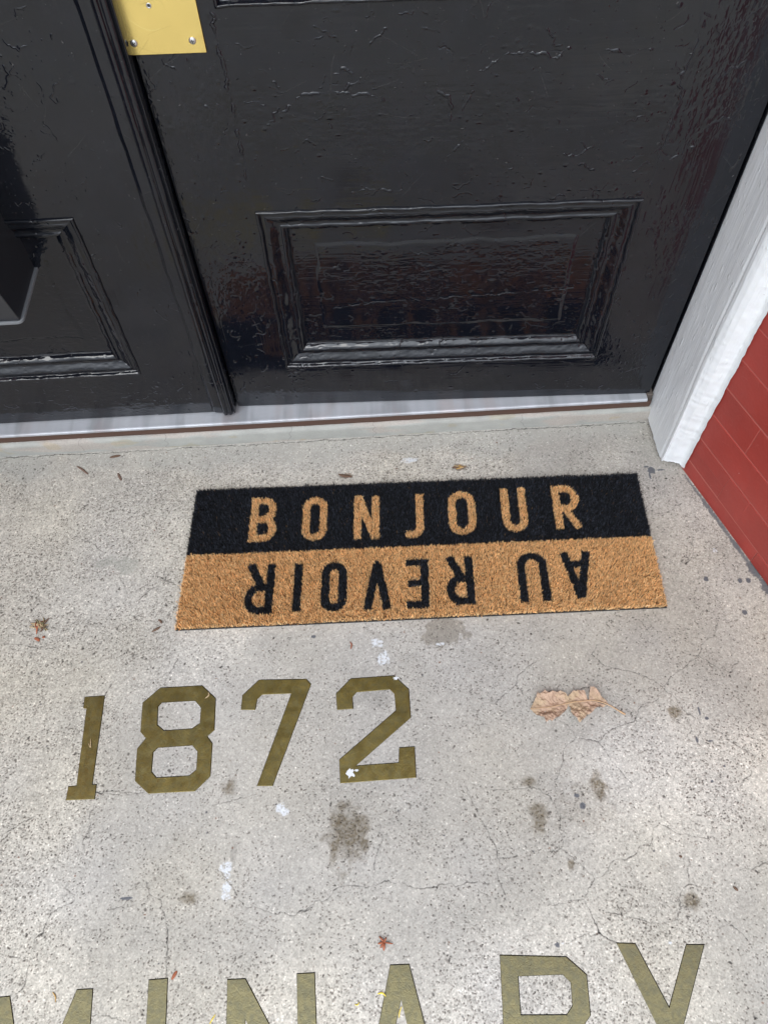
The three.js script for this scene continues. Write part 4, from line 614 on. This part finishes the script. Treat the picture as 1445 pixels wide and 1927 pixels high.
{ // debris caught in the hollow above the mat
  const t = group('hollow_debris', 'brown plant litter caught in a worn hollow behind the mat', 'plant debris', undefined, 0.141, 0, 0.078);
  for (let k = 0; k < 14; k++) { const a = R(-0.9, 0.6), l = R(0.003, 0.007), x = R(-0.008, 0.008), z = R(-0.003, 0.003); part('chaff', sliver([[x - Math.cos(a) * l, z - Math.sin(a) * l * 0.6], [x, z, 0.0006], [x + Math.cos(a) * l, z + Math.sin(a) * l * 0.5]], R(0.0005, 0.0011), 0.0009), [M.ochre, M.brown, M.straw, M.brown][k % 4], t); }
}
{ const t = group('dead_bud', 'small star-shaped rusty dead bud above the brass letter A', 'dead bud', undefined, -0.026, 0, 0.791);
  for (const [a, l, w] of [[0.2, 0.011, 0.0009], [1.7, 0.009, 0.0016], [3.0, 0.008, 0.0015], [4.0, 0.009, 0.0014], [2.3, 0.008, 0.0013], [5.2, 0.006, 0.0012]]) part('scale', sliver([[0, 0], [Math.cos(a) * l * 0.5, Math.sin(a) * l * 0.5, 0.0022], [Math.cos(a) * l, Math.sin(a) * l, 0.0005]], w, 0.0012), M.rust, t);
}
bit('rust_flake', sliver([[-0.2885, 0.8175], [-0.286, 0.813], [-0.283, 0.8085]], 0.0022, 0.0008), M.rust, 'orange brown flake beside the top of the brass letter I', 'flake');
bit('brown_twig', sliver([[-0.069, 0.079], [-0.058, 0.083], [-0.046, 0.0855]], 0.0030, 0.001), M.brown, 'flat brown plant scrap behind the mat, left of the hollow', 'plant scrap');
bit('bark_chip', sliver([[-0.363, 0.354], [-0.356, 0.350], [-0.350, 0.346]], 0.0020, 0.001), M.brown, 'dark bark chip left of the mat corner, lower of two', 'bark chip');
bit('bark_chip', sliver([[-0.355, 0.334], [-0.351, 0.337], [-0.349, 0.341]], 0.0019, 0.001), M.brown, 'dark bark chip left of the mat corner, upper of two', 'bark chip');
bit('leaf_scrap', sliver([[-0.0575, 0.389], [-0.0555, 0.394], [-0.057, 0.401]], 0.0012, 0.001), M.rust, 'curled rusty scrap left of the white paint marks', 'leaf scrap');
bit('seed', sliver([[0.422, 0.752], [0.4265, 0.757]], 0.0018, 0.0012), M.brown, 'small dark seed on the concrete near the right edge', 'seed');
bit('seed', sliver([[0.3625, 0.7125], [0.366, 0.7145]], 0.0016, 0.0012), M.brown, 'small dark seed above the stain right of the cracks', 'seed');
for (const [p, l, y] of [[[[-0.2685, 0.4555], [-0.2675, 0.460], [-0.2725, 0.465]], 'pale yellow petal strip on the upper right of the numeral 8', 0.0016], [[[-0.037, 0.845], [-0.031, 0.8445], [-0.027, 0.848]], 'bright yellow petal curled on the left stroke of the letter A', 0.0018], [[[-0.0085, 0.859], [-0.0115, 0.865], [-0.0125, 0.871]], 'yellow petal strip inside the letter A', 0.001], [[[-0.065, 0.8545], [-0.0615, 0.855], [-0.0595, 0.8525]], 'tiny yellow petal scrap left of the letter A', 0.001], [[[-0.2325, 0.856], [-0.237, 0.8625], [-0.239, 0.866]], 'yellow petal scrap left of the letter N', 0.001], [[[-0.434, 0.823], [-0.4295, 0.828], [-0.4285, 0.834]], 'ochre petal scrap above the letter M', 0.001], [[[-0.435, 0.521], [-0.4315, 0.527], [-0.4330, 0.515]], 'straw scrap lying on the numeral 1', 0.0016]]) bit('petal_scrap', sliver(p, /bright|8/.test(l) ? 0.0011 : 0.0008, y, 0, 0.0007), /straw|pale/.test(l) ? M.straw : /ochre/.test(l) ? M.ochre : M.yellow, l, 'petal', 'yellow petal scraps');
renderer.render(scene, camera);
